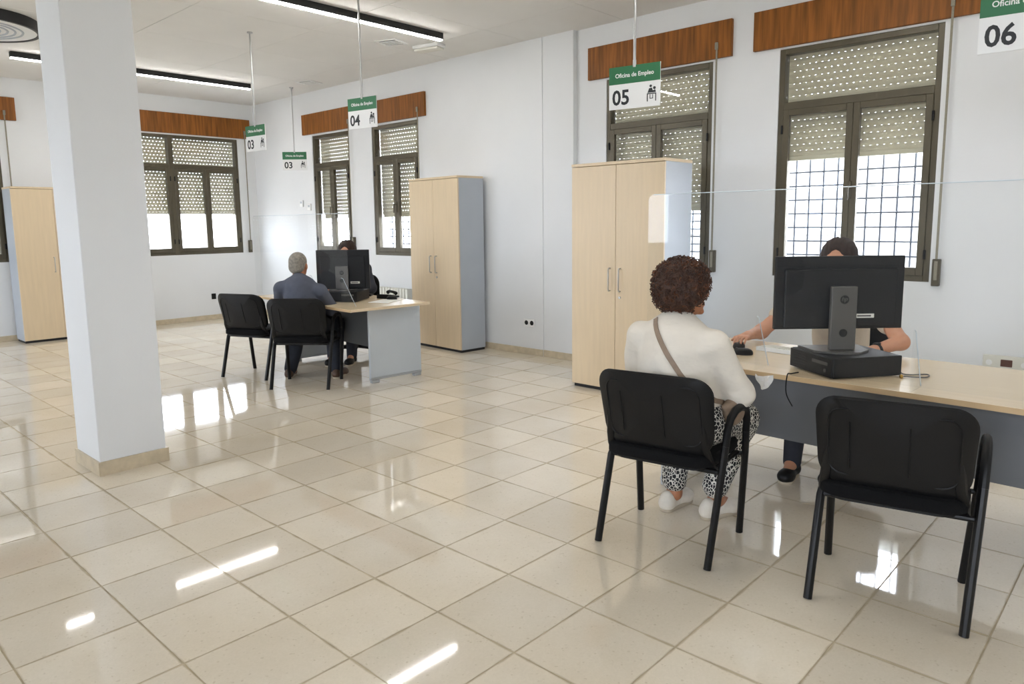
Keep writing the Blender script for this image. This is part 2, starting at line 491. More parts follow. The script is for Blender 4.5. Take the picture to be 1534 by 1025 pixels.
def grille(root, u0, u1, z0, z1, nu, nz):
    g = bpy.data.objects.new('grille', None); COL.objects.link(g); g.parent = root; g.location = (0, .24, 0)
    vm = MB().cyl((0, 0, z0), (0, 0, z1), .008, 6).mesh('bar', 'bar')
    hm = MB().cyl((u0, 0, 0), (u1, 0, 0), .0075, 6).mesh('bar', 'bar')
    for k in range(nu): add('bar', vm, g, (u0 + (u1-u0)*(k+.5)/nu, 0, 0))
    for k in range(nz): add('bar', hm, g, (0, -.008, z0 + (z1-z0)*(k+.5)/nz))

def casement(root, u0, u1, z0, zt, hinge):
    sf = .05
    mb = MB()
    mb.box(u0, u0+sf, .0, .045, z0, zt, .003, 1).box(u1-sf, u1, .0, .045, z0, zt, .003, 1)
    mb.box(u0+sf, u1-sf, .0, .045, z0, z0+sf+.01, .003, 1).box(u0+sf, u1-sf, .0, .045, zt-sf, zt, .003, 1)
    s = mb.build('casement', 'bronze', root)
    MB().box(u0+sf, u1-sf, .020, .024, z0+sf, zt-sf).build('pane', 'glass', s)
    hu = u0-.004 if hinge < 0 else u1+.004
    for z in (z0+.16, zt-.16):
        MB().cyl((hu, -.006, z-.035), (hu, -.006, z+.035), .009, 8).build('hinge', 'blackp', s)
    return s

def window(name, loc, rz, u0, u1, z0, z1, cols, transom=2.40, shut=1.9, gr=(10, 8), detail=True, handle=True):
    """local x along the wall, y outwards"""
    root = struct(name, loc, rz)
    f = .045
    mb = MB()
    mb.box(u0, u0+f, .01, .10, z0, z1, .003, 1).box(u1-f, u1, .01, .10, z0, z1, .003, 1)
    mb.box(u0+f, u1-f, .01, .10, z0, z0+f, .003, 1).box(u0+f, u1-f, .01, .10, z1-f, z1, .003, 1)
    mb.box(u0+f, u1-f, .01, .10, transom-.03, transom+.03, .003, 1)
    post = []
    for k in range(1, cols):
        p = u0 + (u1-u0)*k/cols; post.append(p); mb.box(p-.035, p+.035, .005, .105, z0+.002, z1-.002, .003, 1)
    mb.build('window_frame', 'bronze', root)
    edges = [u0+f] + [v for p in post for v in (p-.035, p+.035)] + [u1-f]
    for k in range(cols):
        a, b = edges[2*k], edges[2*k+1]
        MB().box(a, b, .04, .044, transom+.03, z1-f).build('pane', 'glass', root)
        md = (a+b)/2
        casement(root, a, md-.001, z0+f, transom-.03, -1)
        s2 = casement(root, md+.001, b, z0+f, transom-.03, 1)
        if handle:
            h = MB().box(md-.012, md+.016, -.012, .0, (z0+transom)/2-.07, (z0+transom)/2+.07, .004, 1)
            h.tube([(md+.002, -.01, (z0+transom)/2+.03), (md+.002, -.045, (z0+transom)/2+.03), (md+.002, -.05, (z0+transom)/2-.08)], .008, 8)
            h.build('handle', 'bronze', s2, True)
        if detail:
            shutter(root, a, b, z1-f, shut)
            if gr: grille(root, a-.02, b+.02, z0, shut+.05, gr[0], gr[1])
    return root

def mkportal(loc, rz, u0, u1, z0, z1):
    m = Matrix.Translation(loc) @ Matrix.Rotation(math.radians(rz), 4, 'Z')
    c = m @ Vector(((u0+u1)/2, TH+.02, (z0+z1)/2))
    o = portal(c, (0, 0, 0), u1-u0, z1-z0)
    # the light looks along -Z: make it face inwards (local -y of the wall)
    o.rotation_euler = (m.to_3x3() @ Euler((-PI/2, 0, 0)).to_matrix()).to_euler()

SH = dict(a=1.60, b=1.60, c=1.60, d=2.00)
for n, k in enumerate('abcd'):
    L = (0, YA if k in 'ab' else YR, 0)
    u0, u1, z0, z1 = WIN[k]
    window('window_%d' % (n+1), L, 0, u0, u1, z0, z1, 1, 2.34 if k in 'ab' else 2.41, SH[k], (10, 9) if k in 'cd' else (8, 6))
    mkportal(L, 0, u0, u1, z0, SH[k])
for n, (u0, u1, z0, z1) in enumerate(BACK):
    window('window_%d' % (n+5), (XB, 0, 0), 90, u0, u1, z0, z1, 2, 2.38, 1.69 if n else 1.16, None, handle=False)
    mkportal((XB, 0, 0), 90, u0, u1, z0, 1.69 if n else 1.16)
for n, (u0, u1, z0, z1) in enumerate(LEFTW):
    window('window_%d' % (n+7), (0, YL, 0), 180, -u1, -u0, z0, z1, 1, 2.41, 1.9, None, detail=False)
    mkportal((0, YL, 0), 180, -u1, -u0, z0, z1)

for n, (u0, u1, z0, z1) in enumerate(FRONTW):
    window('window_%d' % (n+11), (XF, 0, 0), -90, -u1, -u0, z0, z1, 1, 2.41, 1.9, None, detail=False)
    mkportal((XF, 0, 0), -90, -u1, -u0, z0, z1)

def pelmet(loc, rz, u0, u1, z0, z1, label, split=None):
    t = thing('pelmet', label, 'pelmet', loc, rz, 'walnut pelmets over the windows')
    us = [u0] + (split or []) + [u1]
    for a, b in zip(us, us[1:]):
        MB().box(a+.0008, b-.0008, -.036, -.001, z0, z1, .002, 1).build('board', 'walnut', t)
    return t
pelmet((0, YA, 0), 0, -9.79, -7.0, 2.795, 3.085, 'long walnut pelmet spanning two narrow windows behind sign 04', [-8.39])
pelmet((0, YR, 0), 0, -4.555, -3.015, 2.885, 3.195, 'walnut pelmet partly hidden by sign 05')
pelmet((0, YR, 0), 0, -2.82, -1.10, 2.885, 3.20, 'walnut pelmet above the window behind the near computer, beside sign 06')
pelmet((XB, 0, 0), 90, 3.42, 5.95, 2.86, 3.16, 'walnut pelmet above the wide window of the back wall beside the 03 signs', [4.67])
pelmet((XB, 0, 0), 90, .2, 2.73, 2.86, 3.15, 'walnut pelmet left of the white pillar, above the tall cabinet', [1.46])

def strapset(loc, rz, u, ztop, zw, label):
    t = thing('shutter_strap', label, 'shutter strap', loc, rz, 'roller shutter straps')
    MB().box(u-.008, u+.008, -.042, -.039, zw+.10, ztop).build('strap', 'strap', t)
    MB().box(u-.013, u+.013, -.055, -.035, ztop-.03, ztop+.03, .003, 1).build('guide', 'strap', t)
    wn = MB().box(u-.026, u+.026, -.045, -.0005, zw-.10, zw+.10, .004, 1).build('winder', 'bronze', t)
    MB().box(u-.011, u+.011, -.0475, -.045, zw-.055, zw+.085).build('slot', 'strap', wn)
strapset((0, YR, 0), 0, -3.15, 2.985, 1.11, 'shutter strap and winder on the wall just right of the big cabinet')
strapset((0, YR, 0), 0, -1.345, 2.985, 1.075, 'shutter strap and winder right of the window behind the near computer')
strapset((0, YA, 0), 0, -7.125, 2.88, 1.15, 'shutter strap hanging beside the window next to the mid-room cabinet')
strapset((0, YA, 0), 0, -8.60, 2.88, 1.20, 'shutter strap and winder in the pier between the two narrow windows')
strapset((XB, 0, 0), 90, 5.85, 2.95, 1.14, 'shutter strap and winder right of the wide back window')
strapset((XB, 0, 0), 90, 2.60, 2.95, 1.14, 'shutter strap behind the cabinet left of the white pillar')

# outdoors
eg = MB().box(-80, 40, -50, 60, -.9, -.6).build('ground_outside', 'ext'); eg['kind'] = 'structure'
def building(loc, rz, L, D, H, label):
    t = thing('building', label, 'building', loc, rz)
    MB().box(-L/2, L/2, 0, D, -.6, H).build('wall', 'facade', t)
    MB().prism([(-.35, H), (D+.35, H), (D/2, H+1.6)], 'x', -L/2-.3, L/2+.3).build('roof', 'rooft', t)
    for k in range(int(L/3)):
        x = -L/2 + 1.5 + k*3
        for z in (1.2, 4.2):
            wn = MB().box(x-.5, x+.5, -.03, 0, z, z+1.3).build('window', 'greyp', t)
            MB().box(x-.6, x+.6, -.10, 0, z-.08, z-.001).build('sill', 'facade', wn)
building((-6, 17, 0), 0, 15, 8, 5.8, 'plain two-storey building across the yard behind the window wall')
building((-60, 3, 0), 90, 34, 8, 5.2, 'plain two-storey building across the street behind the back wall')

# ------------------------------------------------------------------ lamps and ceiling fittings
def linear_lamp(x, y0, y1, label):
    t = thing('linear_lamp', label, 'lamp', (x, (y0+y1)/2, CEIL), 0, 'black linear ceiling lamps')
    h = (y1-y0)/2
    MB().box(-.032, .032, -h, h, -.062, 0, .002, 1).build('housing', 'lampblk', t)
    MB().box(-.022, .022, -h+.004, h-.004, -.074, -.0621, .002, 1).build('diffuser', 'lamp', t)
linear_lamp(-5.76, 2.35, 5.19, 'long black linear ceiling lamp crossed by the rod of sign 04')
linear_lamp(-9.62, 2.33, 5.12, 'black linear ceiling lamp passing behind the white pillar towards the back wall')
for x, y, l in ((-1.9, 2.35, 'unseen black linear ceiling lamp added above the near desk'), (1.95, 2.35, 'unseen black linear ceiling lamp added beyond sign 06')):
    linear_lamp(x, y, y+2.84, l)  # unseen lamps continuing the row, added to brighten the near floor and desk

t = thing('round_diffuser', 'round black-rimmed ceiling air diffuser with concentric grey rings', 'air diffuser', (-8.36, 1.74, CEIL))
ring = lambda r, z, rad: [(r*math.cos(2*PI*k/48), r*math.sin(2*PI*k/48), z) for k in range(48)]
MB().lathe([(.545, 0), (.545, -.095), (.515, -.095), (.515, -.0)], 48).build('rim', 'lampblk', t, True)
MB().lathe([(.514, -.001), (.514, -.088)], 48).build('plate', 'white', t)
for r in (.40, .34, .28, .22, .16, .10):
    MB().tube(ring(r, -.088, 0), .010, 6, True).build('louvre_ring', 'greyp', t, True)

def vent(x, y, label):
    t = thing('ceiling_vent', label, 'vent', (x, y, CEIL), 20, 'small square ceiling vents')
    mb = MB()
    for a in ((-.13, .13, .10, .13), (-.13, .13, -.13, -.10), (-.13, -.10, -.10, .10), (.10, .13, -.10, .10)): mb.box(*a, -.010, 0, .002, 1)
    mb.build('frame', 'white', t)
    MB().box(-.10, .10, -.10, .10, -.003, 0).build('opening', 'dark', t)
    for k in range(3): MB().box(-.10, .10, -.065+k*.055, -.045+k*.055, -.012, -.0035).build('blade', 'white', t)
vent(-6.40, 5.05, 'square ceiling vent beside the end of the nearer long lamp')
vent(-8.94, 5.62, 'square ceiling vent near the far corner above the 03 sign')
t = thing('emergency_light', 'white boxy emergency light on the ceiling beyond the end of the long lamp', 'emergency light', (-6.22, 5.42, CEIL), 12)
MB().box(-.17, .17, -.075, .075, -.035, 0, .006, 2).build('housing', 'white', t, True)
MB().box(-.16, .16, -.065, .065, -.062, -.0352, .012, 2).build('diffuser', 'cream', t, True)

# ------------------------------------------------------------------ hanging signs
def sign(num, x, y, ztop, rz, label, header='Oficina de Empleo'):
    t = thing('hanging_sign', label, 'sign', (x, y, 0), rz, 'numbered hanging desk signs')
    W, H = .34, .256
    zb = ztop-H
    b = MB().box(-W/2, W/2, -.003, .003, zb, ztop).build('board', 'signw', t)
    MB().box(-W/2, W/2, -.0042, -.0031, ztop-.105, ztop).build('green_panel', 'green', b)
    text_obj(header, .036, 'signw', b, (-.128, -.0045, ztop-.066), squeeze=.96, bold=.0006)
    text_obj(num, .125, 'ink', b, (-.148, -.0035, zb+.028), squeeze=.95, bold=.0028, name='number')
    ic = MB()   # two seated figures at a table
    def disc(u, v, r): ic.prism([(u + r*math.cos(2*PI*k/12), v + r*math.sin(2*PI*k/12)) for k in range(12)], 'y', -.0042, -.0031)
    def rect(u0, u1, v0, v1): ic.prism([(u0, v0), (u1, v0), (u1, v1), (u0, v1)], 'y', -.0042, -.0031)
    cu, cv = .115, zb+.075
    rect(cu-.03, cu+.03, cv-.003, cv+.003); rect(cu-.03, cu-.024, cv-.045, cv-.003); rect(cu+.024, cu+.03, cv-.045, cv-.003)
    disc(cu-.006, cv+.045, .008); disc(cu+.018, cv+.032, .009)
    ic.prism([(cu-.026, cv+.006), (cu-.016, cv+.032), (cu+.002, cv+.034), (cu+.008, cv+.018), (cu+.024, cv+.022), (cu+.028, cv+.006)], 'y', -.0042, -.0031)
    rect(cu-.012, cu-.008, cv-.028, cv-.005); rect(cu+.006, cu+.010, cv-.028, cv-.005); rect(cu-.012, cu+.010, cv-.030, cv-.026)
    ic.build('pictogram', 'ink', b)
    rod = MB().cyl((0, 0, ztop-.01), (0, 0, CEIL-.004), .0085, 10).build('rod', 'steel', t, True)
    MB().lathe([(.028, CEIL-.012), (.028, CEIL-.0005)], 16).build('ceiling_plate', 'steel', rod)
    MB().cyl((0, 0, ztop-.012), (0, 0, ztop+.03), .011, 10).build('clamp', 'steel', rod, True)
sign('05', -2.575, 3.905, 2.43, 9, 'hanging green and white sign reading 05 over the near desk')
sign('04', -5.28, 3.83, 2.555, 9, 'hanging green and white sign reading 04 in front of the long lamp')
sign('03', -7.06, 3.79, 2.49, 5, 'hanging sign reading 03 on the nearer rod, overlapping the back pelmet')
sign('03', -9.44, 5.645, 2.51, 45, 'hanging sign reading 03 in the far corner, clear against white wall')
sign('06', -.575, 3.845, 2.445, 6, 'hanging green and white sign reading 06, cut off at its end')

# ------------------------------------------------------------------ cabinets
def cabinet(loc, rz, W, D, H, label, keyside=1):
    """front at local y=0 facing -y"""
    t = thing('cabinet', label, 'cabinet', loc, rz, 'tall two-door office cabinets')
    body = MB()
    body.box(-W/2, -W/2+.02, .019, D, .03, H-.025).box(W/2-.02, W/2, .019, D, .03, H-.025)
    body.box(-W/2+.02, W/2-.02, D-.012, D, .03, H-.025).box(-W/2+.02, W/2-.02, .019, D-.012, .03, .05)
    body.build('body', 'greyp', t)
    MB().box(-W/2+.01, W/2-.01, .025, D-.005, 0, .0295).build('plinth', 'plinth', t)
    MB().box(-W/2-.002, W/2+.002, -.004, D+.002, H-.025, H, .002, 1).build('top', 'maple', t)
    for s in (-1, 1):
        x0, x1 = (-W/2, -.002) if s < 0 else (.002, W/2)
        d = MB().box(x0, x1, 0, .018, .033, H-.029, .0015, 1).build('door', 'maple', t)
        hx = s*.052
        zc = H*.50
        MB().tube([(hx, 0, zc+.096), (hx, -.024, zc+.096), (hx, -.03, zc+.085), (hx, -.03, zc-.085), (hx, -.024, zc-.096), (hx, 0, zc-.096)], .0055, 8).build('handle', 'steel', d, True)
        if s == keyside:
            MB().cyl((hx-.004, 0, zc-.15), (hx-.004, -.008, zc-.15), .011, 14).build('lock', 'steel', d, True)
    return t
cabinet((-3.535, 5.10, 0), 0, .93, .43, 1.975, 'large maple two-door cabinet below sign 05, left of the computer desk')
cabinet((-6.452, 5.617, 0), -4, .925, .375, 2.005, 'maple two-door cabinet with grey side behind the far desk')
cabinet((-10.86, 2.95, 0), 90, .93, .38, 2.0, 'maple cabinet against the back wall, cut by the white pillar')

# ------------------------------------------------------------------ sockets, small wall items
def socket(loc, rz, label, n, wmat='white', hole='dark', w=.08):
    t = thing('wall_socket', label, 'socket', loc, rz)
    W = w*n
    MB().box(-W/2, W/2, -.012, 0, -.045, .045, .003, 1).build('plate', wmat, t)
    for k in range(n):
        cx = -W/2 + w*(k+.5)
        MB().cyl((cx, -.0125, 0), (cx, -.0118, 0), w*.33, 18).build('outlet', hole, t)
    return t
socket((-5.33, YA, .362), 0, 'double wall socket with black outlets on the bare wall beside the cabinets', 2)
socket((XB, 5.19, .366), 90, 'small black socket low on the back wall beside the empty far chair', 1, 'blackp', 'dark', .07)
t = thing('socket_strip', 'white socket strip with brown outlet above the near desk end', 'socket', (-.85, YR, .455))
MB().box(-.16, .16, -.03, 0, -.045, .045, .004, 1).build('plate', 'cream', t)
MB().box(-.05, .02, -.033, -.0302, -.03, .02, .002, 1).build('outlet', 'brown', t)
for u in (-.12, .09): MB().cyl((u, -.033, -.008), (u, -.0302, -.008), .02, 14).build('outlet', 'white', t)
for u, z, l in ((-9.93, 1.80, 'upper of two small white thermostat boxes in the far corner'), (-9.72, 1.74, 'lower of two small white thermostat boxes beside the narrow window')):
    t = thing('thermostat', l, 'thermostat', (u, YA, z))
    MB().box(-.045, .045, -.022, 0, -.05, .05, .005, 2).build('case', 'white', t, True)
    MB().box(-.025, .025, -.0235, -.0222, .0, .03).build('display', 'greyp', t)

t = thing('radiator', 'white column radiator under the narrow window behind the far desk', 'radiator', (-7.6, YA-.09, 0))
for k in range(15):
    x = -.60 + k*.06
    MB().box(x, x+.048, -.045, .045, .10, .64, .012, 2).build('section', 'cream', t, True)
MB().cyl((-.6, 0, .16), (.3, 0, .16), .018, 10).build('pipe', 'cream', t, True)
for x in (-.45, .18): MB().box(x-.012, x+.012, .04, .0895, .45, .50).build('bracket', 'cream', t)
for x in (-.55, .26): MB().box(x-.02, x+.02, -.03, .03, 0, .11).build('foot', 'cream', t)

# ------------------------------------------------------------------ desks
def desk(loc, rz, L, D, label, px, py0, py1, mod_y, group='office desks with maple tops'):
    t = thing('desk', label, 'desk', loc, rz, group)
    top = MB().box(-L/2, L/2, -D/2, D/2, .715, .74, .0015, 1).build('top', 'desktop', t)
    MB().box(-L/2-.0008, L/2+.0008, -D/2-.0012, -D/2+.0002, .7155, .7395).build('edge_band', 'edge', top)
    for s, x in zip((-1, 1), px):
        p = MB().box(x-.014, x+.014, py0, py1, .05, .70, .003, 1).build('end_panel', 'deskgrey', t)
        MB().box(x-.018, x+.018, py0, py1, .03, .0495, .002, 1).build('foot_rail', 'alu', p)
        for y in (py0+.05, py1-.05): MB().box(x-.022, x+.022, y-.04, y+.04, 0, .0295, .003, 1).build('foot', 'alu', p)
        for y in (py0+.06, py1-.06): MB().cyl((x, y, .70), (x, y, .7148), .012, 10).build('spacer', 'plinth', p)
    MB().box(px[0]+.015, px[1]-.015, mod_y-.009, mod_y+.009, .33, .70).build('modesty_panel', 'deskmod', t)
    return t
NEAR_C, NEAR_R = (-1.10, 3.809, 0), -2.0
desk(NEAR_C, NEAR_R, 2.06, .86, 'maple-topped desk with grey panels holding the large monitor near the printed trousers', (-.94, .97), -.40, .40, -.13)
FAR_C, FAR_R = (-6.225, 4.13, 0), -4.0
desk(FAR_C, FAR_R, 1.92, .86, 'maple-topped grey desk at the far end where the grey-haired visitor sits', (-.80, .74), -.12, .46, -.05)

def frame_pt(c, rz, p):
    return Matrix.Translation(c) @ Matrix.Rotation(math.radians(rz), 4, 'Z') @ Vector(p)

# acrylic counter screens
def acrylic(c, rz, x0, x1, y, ztop, fins, label):
    p = frame_pt(c, rz, ((x0+x1)/2, y, .741))
    t = thing('acrylic_screen', label, 'screen', p, rz, 'clear acrylic desk screens')
    h = (x1-x0)/2; H = ztop-.741
    pts = rrect(2*h, H-.03, .03, 5, 0, (H-.03)/2+.03)
    MB().prism(pts, 'y', -.0025, .0025).build('sheet', 'acryl', t)
    MB().tube([(-h+.03, 0, H+.0005), (h-.03, 0, H+.0005)], .0022, 4).build('top_edge', 'acryle', t)
    for fx in fins:
        u = fx-(x0+x1)/2
        o = MB().prism([(.004, 0), (.004, .26), (.012, .27), (.03, .262), (.15, .02), (.15, 0)], 'x', u-.003, u+.003).build('fin', 'acryl', t)
        MB().tube([(u, .15, .004), (u, .03, .262), (u, .012, .27)], .0022, 4).build('fin_edge', 'acryle', o)
    return t
acrylic(NEAR_C, NEAR_R, -1.04, .92, -.4265, 1.62, (-.405, .30), 'clear acrylic screen standing along the front of the near desk')
acrylic(FAR_C, FAR_R, -.94, .94, -.425, 1.575, (.22, .80), 'clear acrylic screen standing on the far desk')

# ------------------------------------------------------------------ visitor chairs
def make_chair():
    t = thing('visitor_chair', 'x', 'chair', group='black visitor chairs with one armrest')
    # upholstered seat
    mb = MB()
    pts = rrect(.50, .47, .09, 6, 0, .015)
    for z, sc in ((.425, .93), (.435, 1.0), (.462, 1.0), (.478, .96), (.484, .86)):
        pass
    rings = []
    for z, sc in ((.424, .94), (.432, 1.0), (.462, 1.0), (.476, .965), (.484, .87), (.486, .5)):
        rings.append([mb.bm.verts.new((u*sc, .015+(v-.015)*sc, z)) for u, v in pts])
    for A, B in zip(rings, rings[1:]):
        n = len(A)
        for k in range(n): mb.bm.faces.new((A[k], A[(k+1) % n], B[(k+1) % n], B[k]))
    mb.bm.faces.new(rings[0][::-1]); mb.bm.faces.new(rings[-1])
    mb.build('seat', 'blackf', t, True)
    MB().prism(rrect(.44, .40, .07, 5, 0, .015), 'z', .408, .4235).build('seat_shell', 'blackp', t)
    # backrest: curved shell (rear) and cushion (front)
    def curved(outline, y0, thick, name, m, parent, inset):
        mb = MB()
        def P(u, v, off):
            lean = -.10*(v-.46) / .38
            bow = .055*(u/.265)**2
            return (u, -.185 + lean + bow + off, v)
        A = [[mb.bm.verts.new(P(u*s, .654+(v-.654)*s, o)) for u, v in outline] for s, o in ((.30, y0), (.80, y0), (.96, y0), (1.0, y0+.008*inset), (1.0, y0+thick*inset-.008*inset), (.96, y0+thick*inset), (.80, y0+thick*inset), (.30, y0+thick*inset))]
        n = len(outline)
        for X, Y in zip(A, A[1:]):
            for k in range(n): mb.bm.faces.new((X[k], X[(k+1) % n], Y[(k+1) % n], Y[k]))
        mb.bm.faces.new(A[0][::-1]); mb.bm.faces.new(A[-1])
        return mb.build(name, m, parent, True)
    def outline(w, h, r, taper):
        out = []
        for u, v in rrect(w, h, r, 7, 0, .654):
            f = 1 - taper*max(0, (.654-v))/(h/2)
            out.append((u*f, v))
        return out
    back = curved(outline(.53, .362, .085, .06), 0, .022, 'backrest', 'blackp', t, -1)
    curved(outline(.51, .342, .08, .06), .001, .038, 'back_cushion', 'blackf', back, 1)
    # raised moulded rim lines on the rear shell
    mb = MB(); prev = None
    def PB(u, v): return (u, -.185 - .10*(v-.46)/.38 + .055*(u/.265)**2 - .024, v)
    for w_, h_ in ((.43, .27),):
        o = rrect(w_, h_, .05, 4, 0, .655)
        mb.tube([PB(u, v) for u, v in o], .0035, 5, True)
    mb.tube([PB(.06, .55), PB(.06, .745)], .0025, 4); mb.tube([PB(-.14, .55), PB(-.14, .74)], .0025, 4)
    mb.build('moulded_rib', 'blackp', back, True)
    # oval steel legs
    def oval(pts, name='leg', r=.0185):
        return MB().tube(pts, r, 10, sx=.9).build(name, 'blackm', t, True)
    oval([(-.262, -.23, 0), (-.245, -.135, .40), (-.240, -.118, .425)])
    oval([(-.255, .225, 0), (-.245, .165, .40), (-.240, .15, .425)])
    oval([(.262, -.23, 0), (.285, -.14, .42), (.290, -.12, .52)])
    oval([(.255, .225, 0), (.285, .18, .42), (.290, .165, .52)])
    # armrest loop on the right side
    arm = [(.290, -.12, .52), (.292, -.105, .585), (.294, -.075, .632), (.296, -.02, .655), (.296, .05, .658), (.296, .11, .645), (.294, .15, .61), (.292, .163, .565), (.290, .165, .52)]
    MB().tube(arm, .019, 10, sx=.9).build('armrest', 'blackp', t, True)
    for p in ((-.23, .24), ):
        pass
    MB().tube([(-.245, -.135, .405), (.285, -.14, .405)], .011, 8).build('crossbar', 'blackm', t, True)
    MB().tube([(-.245, .165, .405), (.285, .178, .405)], .011, 8).build('crossbar', 'blackm', t, True)
    for s in (-1, 1):
        MB().tube([(s*.245, -.13, .41), (s*.250, .17, .41)], .012, 8).build('side_rail', 'blackm', t, True)
        MB().tube([(s*.235, -.12, .415), (s*.232, -.155, .46), (s*.222, -.185, .52), (s*.21, -.20, .62)], .013, 8, sx=1.6).build('back_support', 'blackm', t, True)
    return t
ch0 = make_chair()
chairs = [((-1.68, 2.894, 0), 8, 'black visitor chair occupied by the curly-haired person in a cream blouse'),
          ((-.768, 3.026, 0), 11, 'empty black visitor chair at the near desk'),
          ((-5.933, 3.567, 0), 40, 'black visitor chair occupied by the grey-haired person at the far desk'),
          ((-6.713, 3.505, 0), 22, 'empty black visitor chair at the far desk')]
for k, (l, r, lab) in enumerate(chairs):
    c = ch0 if k == 0 else copy_tree(ch0)
    c.location = l; c.rotation_euler = (0, 0, math.radians(r)); c['label'] = lab

# ------------------------------------------------------------------ office chairs
def office_chair(loc, rz, label):
    t = thing('office_chair', label, 'chair', loc, rz, 'black swivel office chairs')
    MB().prism(rrect(.50, .48, .12, 6, 0, 0), 'z', .44, .50).build('seat', 'blackf', t)
    mb = MB()
    o = rrect(.44, .40, .11, 7, 0, .70)
    A = [[mb.bm.verts.new((u*s, -.26 + .08*(u/.23)**2 - .08*(v-.6) + off, .70+(v-.70)*s)) for u, v in o] for s, off in ((.4, -.03), (.95, -.03), (1, -.01), (1, .01), (.95, .03), (.4, .03))]
    for X, Y in zip(A, A[1:]):
        for k in range(len(o)): mb.bm.faces.new((X[k], X[(k+1) % len(o)], Y[(k+1) % len(o)], Y[k]))
    mb.bm.faces.new(A[0][::-1]); mb.bm.faces.new(A[-1])
    mb.build('backrest', 'blackf', t, True)
    MB().tube([(0, -.1, .43), (0, -.30, .44), (0, -.32, .60)], .025, 8).build('back_bar', 'blackp', t, True)
    MB().cyl((0, 0, .10), (0, 0, .439), .03, 14).build('gas_column', 'blackp', t, True)
    for k in range(5):
        a = 2*PI*k/5+.3
        x, y = math.cos(a), math.sin(a)
        lg = MB().tube([(0, 0, .115), (.18*x, .18*y, .10), (.30*x, .30*y, .075)], [.03, .022, .016], 8).build('base_arm', 'blackp', t, True)
        MB().cyl((.30*x-.02*y, .30*y+.02*x, .029), (.30*x+.02*y, .30*y-.02*x, .029), .029, 14).build('castor', 'blackp', lg, True)
office_chair((-1.50, 4.70, 0), 190, 'black swivel chair of the worker behind the near monitor')
office_chair((-6.82, 4.76, 0), 218, 'black swivel chair of the worker behind the far monitor')

# ------------------------------------------------------------------ computers
def monitor(loc, rz, W, H, zc, z0, label, logo):
    """screen faces local +y; back faces -y"""
    t = thing('monitor', label, 'monitor', loc, rz)
    pan = MB().box(-W/2, W/2, .005, .030, zc-H/2, zc+H/2, .004, 2).build('panel', 'blackp', t)
    MB().box(-W/2+.008, W/2-.008, .0301, .0312, zc-H/2+.014, zc+H/2-.008).build('display', 'screen', pan)
    MB().box(-W/2+.004, W/2-.004, .0, .0049, zc+H/2-.052, zc+H/2-.048).build('seam', 'dark', pan)
    MB().box(-W/2+.04, W/2-.04, -.012, .0049, zc-H/2+.01, zc+H/2-.06, .006, 2).build('rear_cover', 'blackp', pan)
    st = MB().box(-.062, .062, -.055, -.030, z0+.012, zc+.035, .004, 2).build('stand', 'hp', t)
    MB().box(-.04, .04, -.030, -.0121, zc-.06, zc+.03).build('mount', 'blackp', t)
    MB().lathe([(.026, 0), (.026, .002)], 24).build('cable_hole', 'dark', st).matrix_local = Matrix.Translation((0, -.0552, z0+.095)) @ Matrix.Rotation(PI/2, 4, 'X') @ Matrix.Scale(.75, 4)
    base = MB().prism([(-.15, .11), (.15, .11), (.13, -.05), (.06, -.115), (-.06, -.115), (-.13, -.05)], 'z', z0, z0+.010).build('base', 'hp', t)
    MB().box(.075, .165, -.0145, -.0122, zc-H/2+.055, zc-H/2+.075).build('label_sticker', 'cream', t)
    MB().box(.083, .15, -.015, -.0146, zc-H/2+.061, zc-H/2+.069).build('print', 'hp', t)
    lg = MB().lathe([(.021, 0), (.021, .0012)], 28).build('logo', 'dark', st)
    lg.matrix_local = Matrix.Translation((0, -.0553, zc-.028)) @ Matrix.Rotation(PI/2, 4, 'X')
    tx = text_obj('hp', .030, 'hp', st, (-.0165, -.0568, zc-.034), name='logo_letters', shear=.25, bold=.0003)
    return t

def tower(loc, rz, label, open_end=True):
    """small-form-factor computer lying flat"""
    t = thing('desktop_computer', label, 'computer', loc, rz)
    MB().box(-.17, .17, -.19, .17, .004, .098, .003, 1).build('case', 'blackp', t)
    f = MB().box(-.168, .168, -.2, -.1905, .006, .096, .002, 1).build('front_bezel', 'blackp', t)
    for k in range(5): MB().box(-.14, -.03, -.202, -.2003, .02+k*.014, .028+k*.014).build('vent_slot', 'dark', f)
    MB().box(.02, .14, -.203, -.2003, .06, .075).build('drive', 'hp', f)
    MB().cyl((.12, -.203, .035), (.12, -.2003, .035), .009, 12).build('power_button', 'hp', f)
    for x in (-.14, .14):
        for y in (-.16, .14): MB().lathe([(.012, 0), (.012, .004)], 10, x, y).build('foot', 'plinth', t)
    return t

DYAW = math.degrees(math.atan2(fw.y, fw.x)) - 90     # facing away from the camera
mc = frame_pt((0, 0, 0), 0, (-1.187, 3.60, 0))
tower((-1.175, 3.672, .7415), -36, 'flat black desktop computer under the large near monitor')
monitor((-1.215, 3.65, 0), DYAW, .625, .355, 1.125, .8405, 'large black monitor with round logo on its stand, on the near desk', True)
tower((-6.02, 4.10, .7415), 35, 'flat black desktop computer under the far monitor')
monitor((-6.06, 4.09, 0), DYAW, .52, .385, 1.04, .8405, 'black monitor on the far desk in front of a dark-haired worker', True)

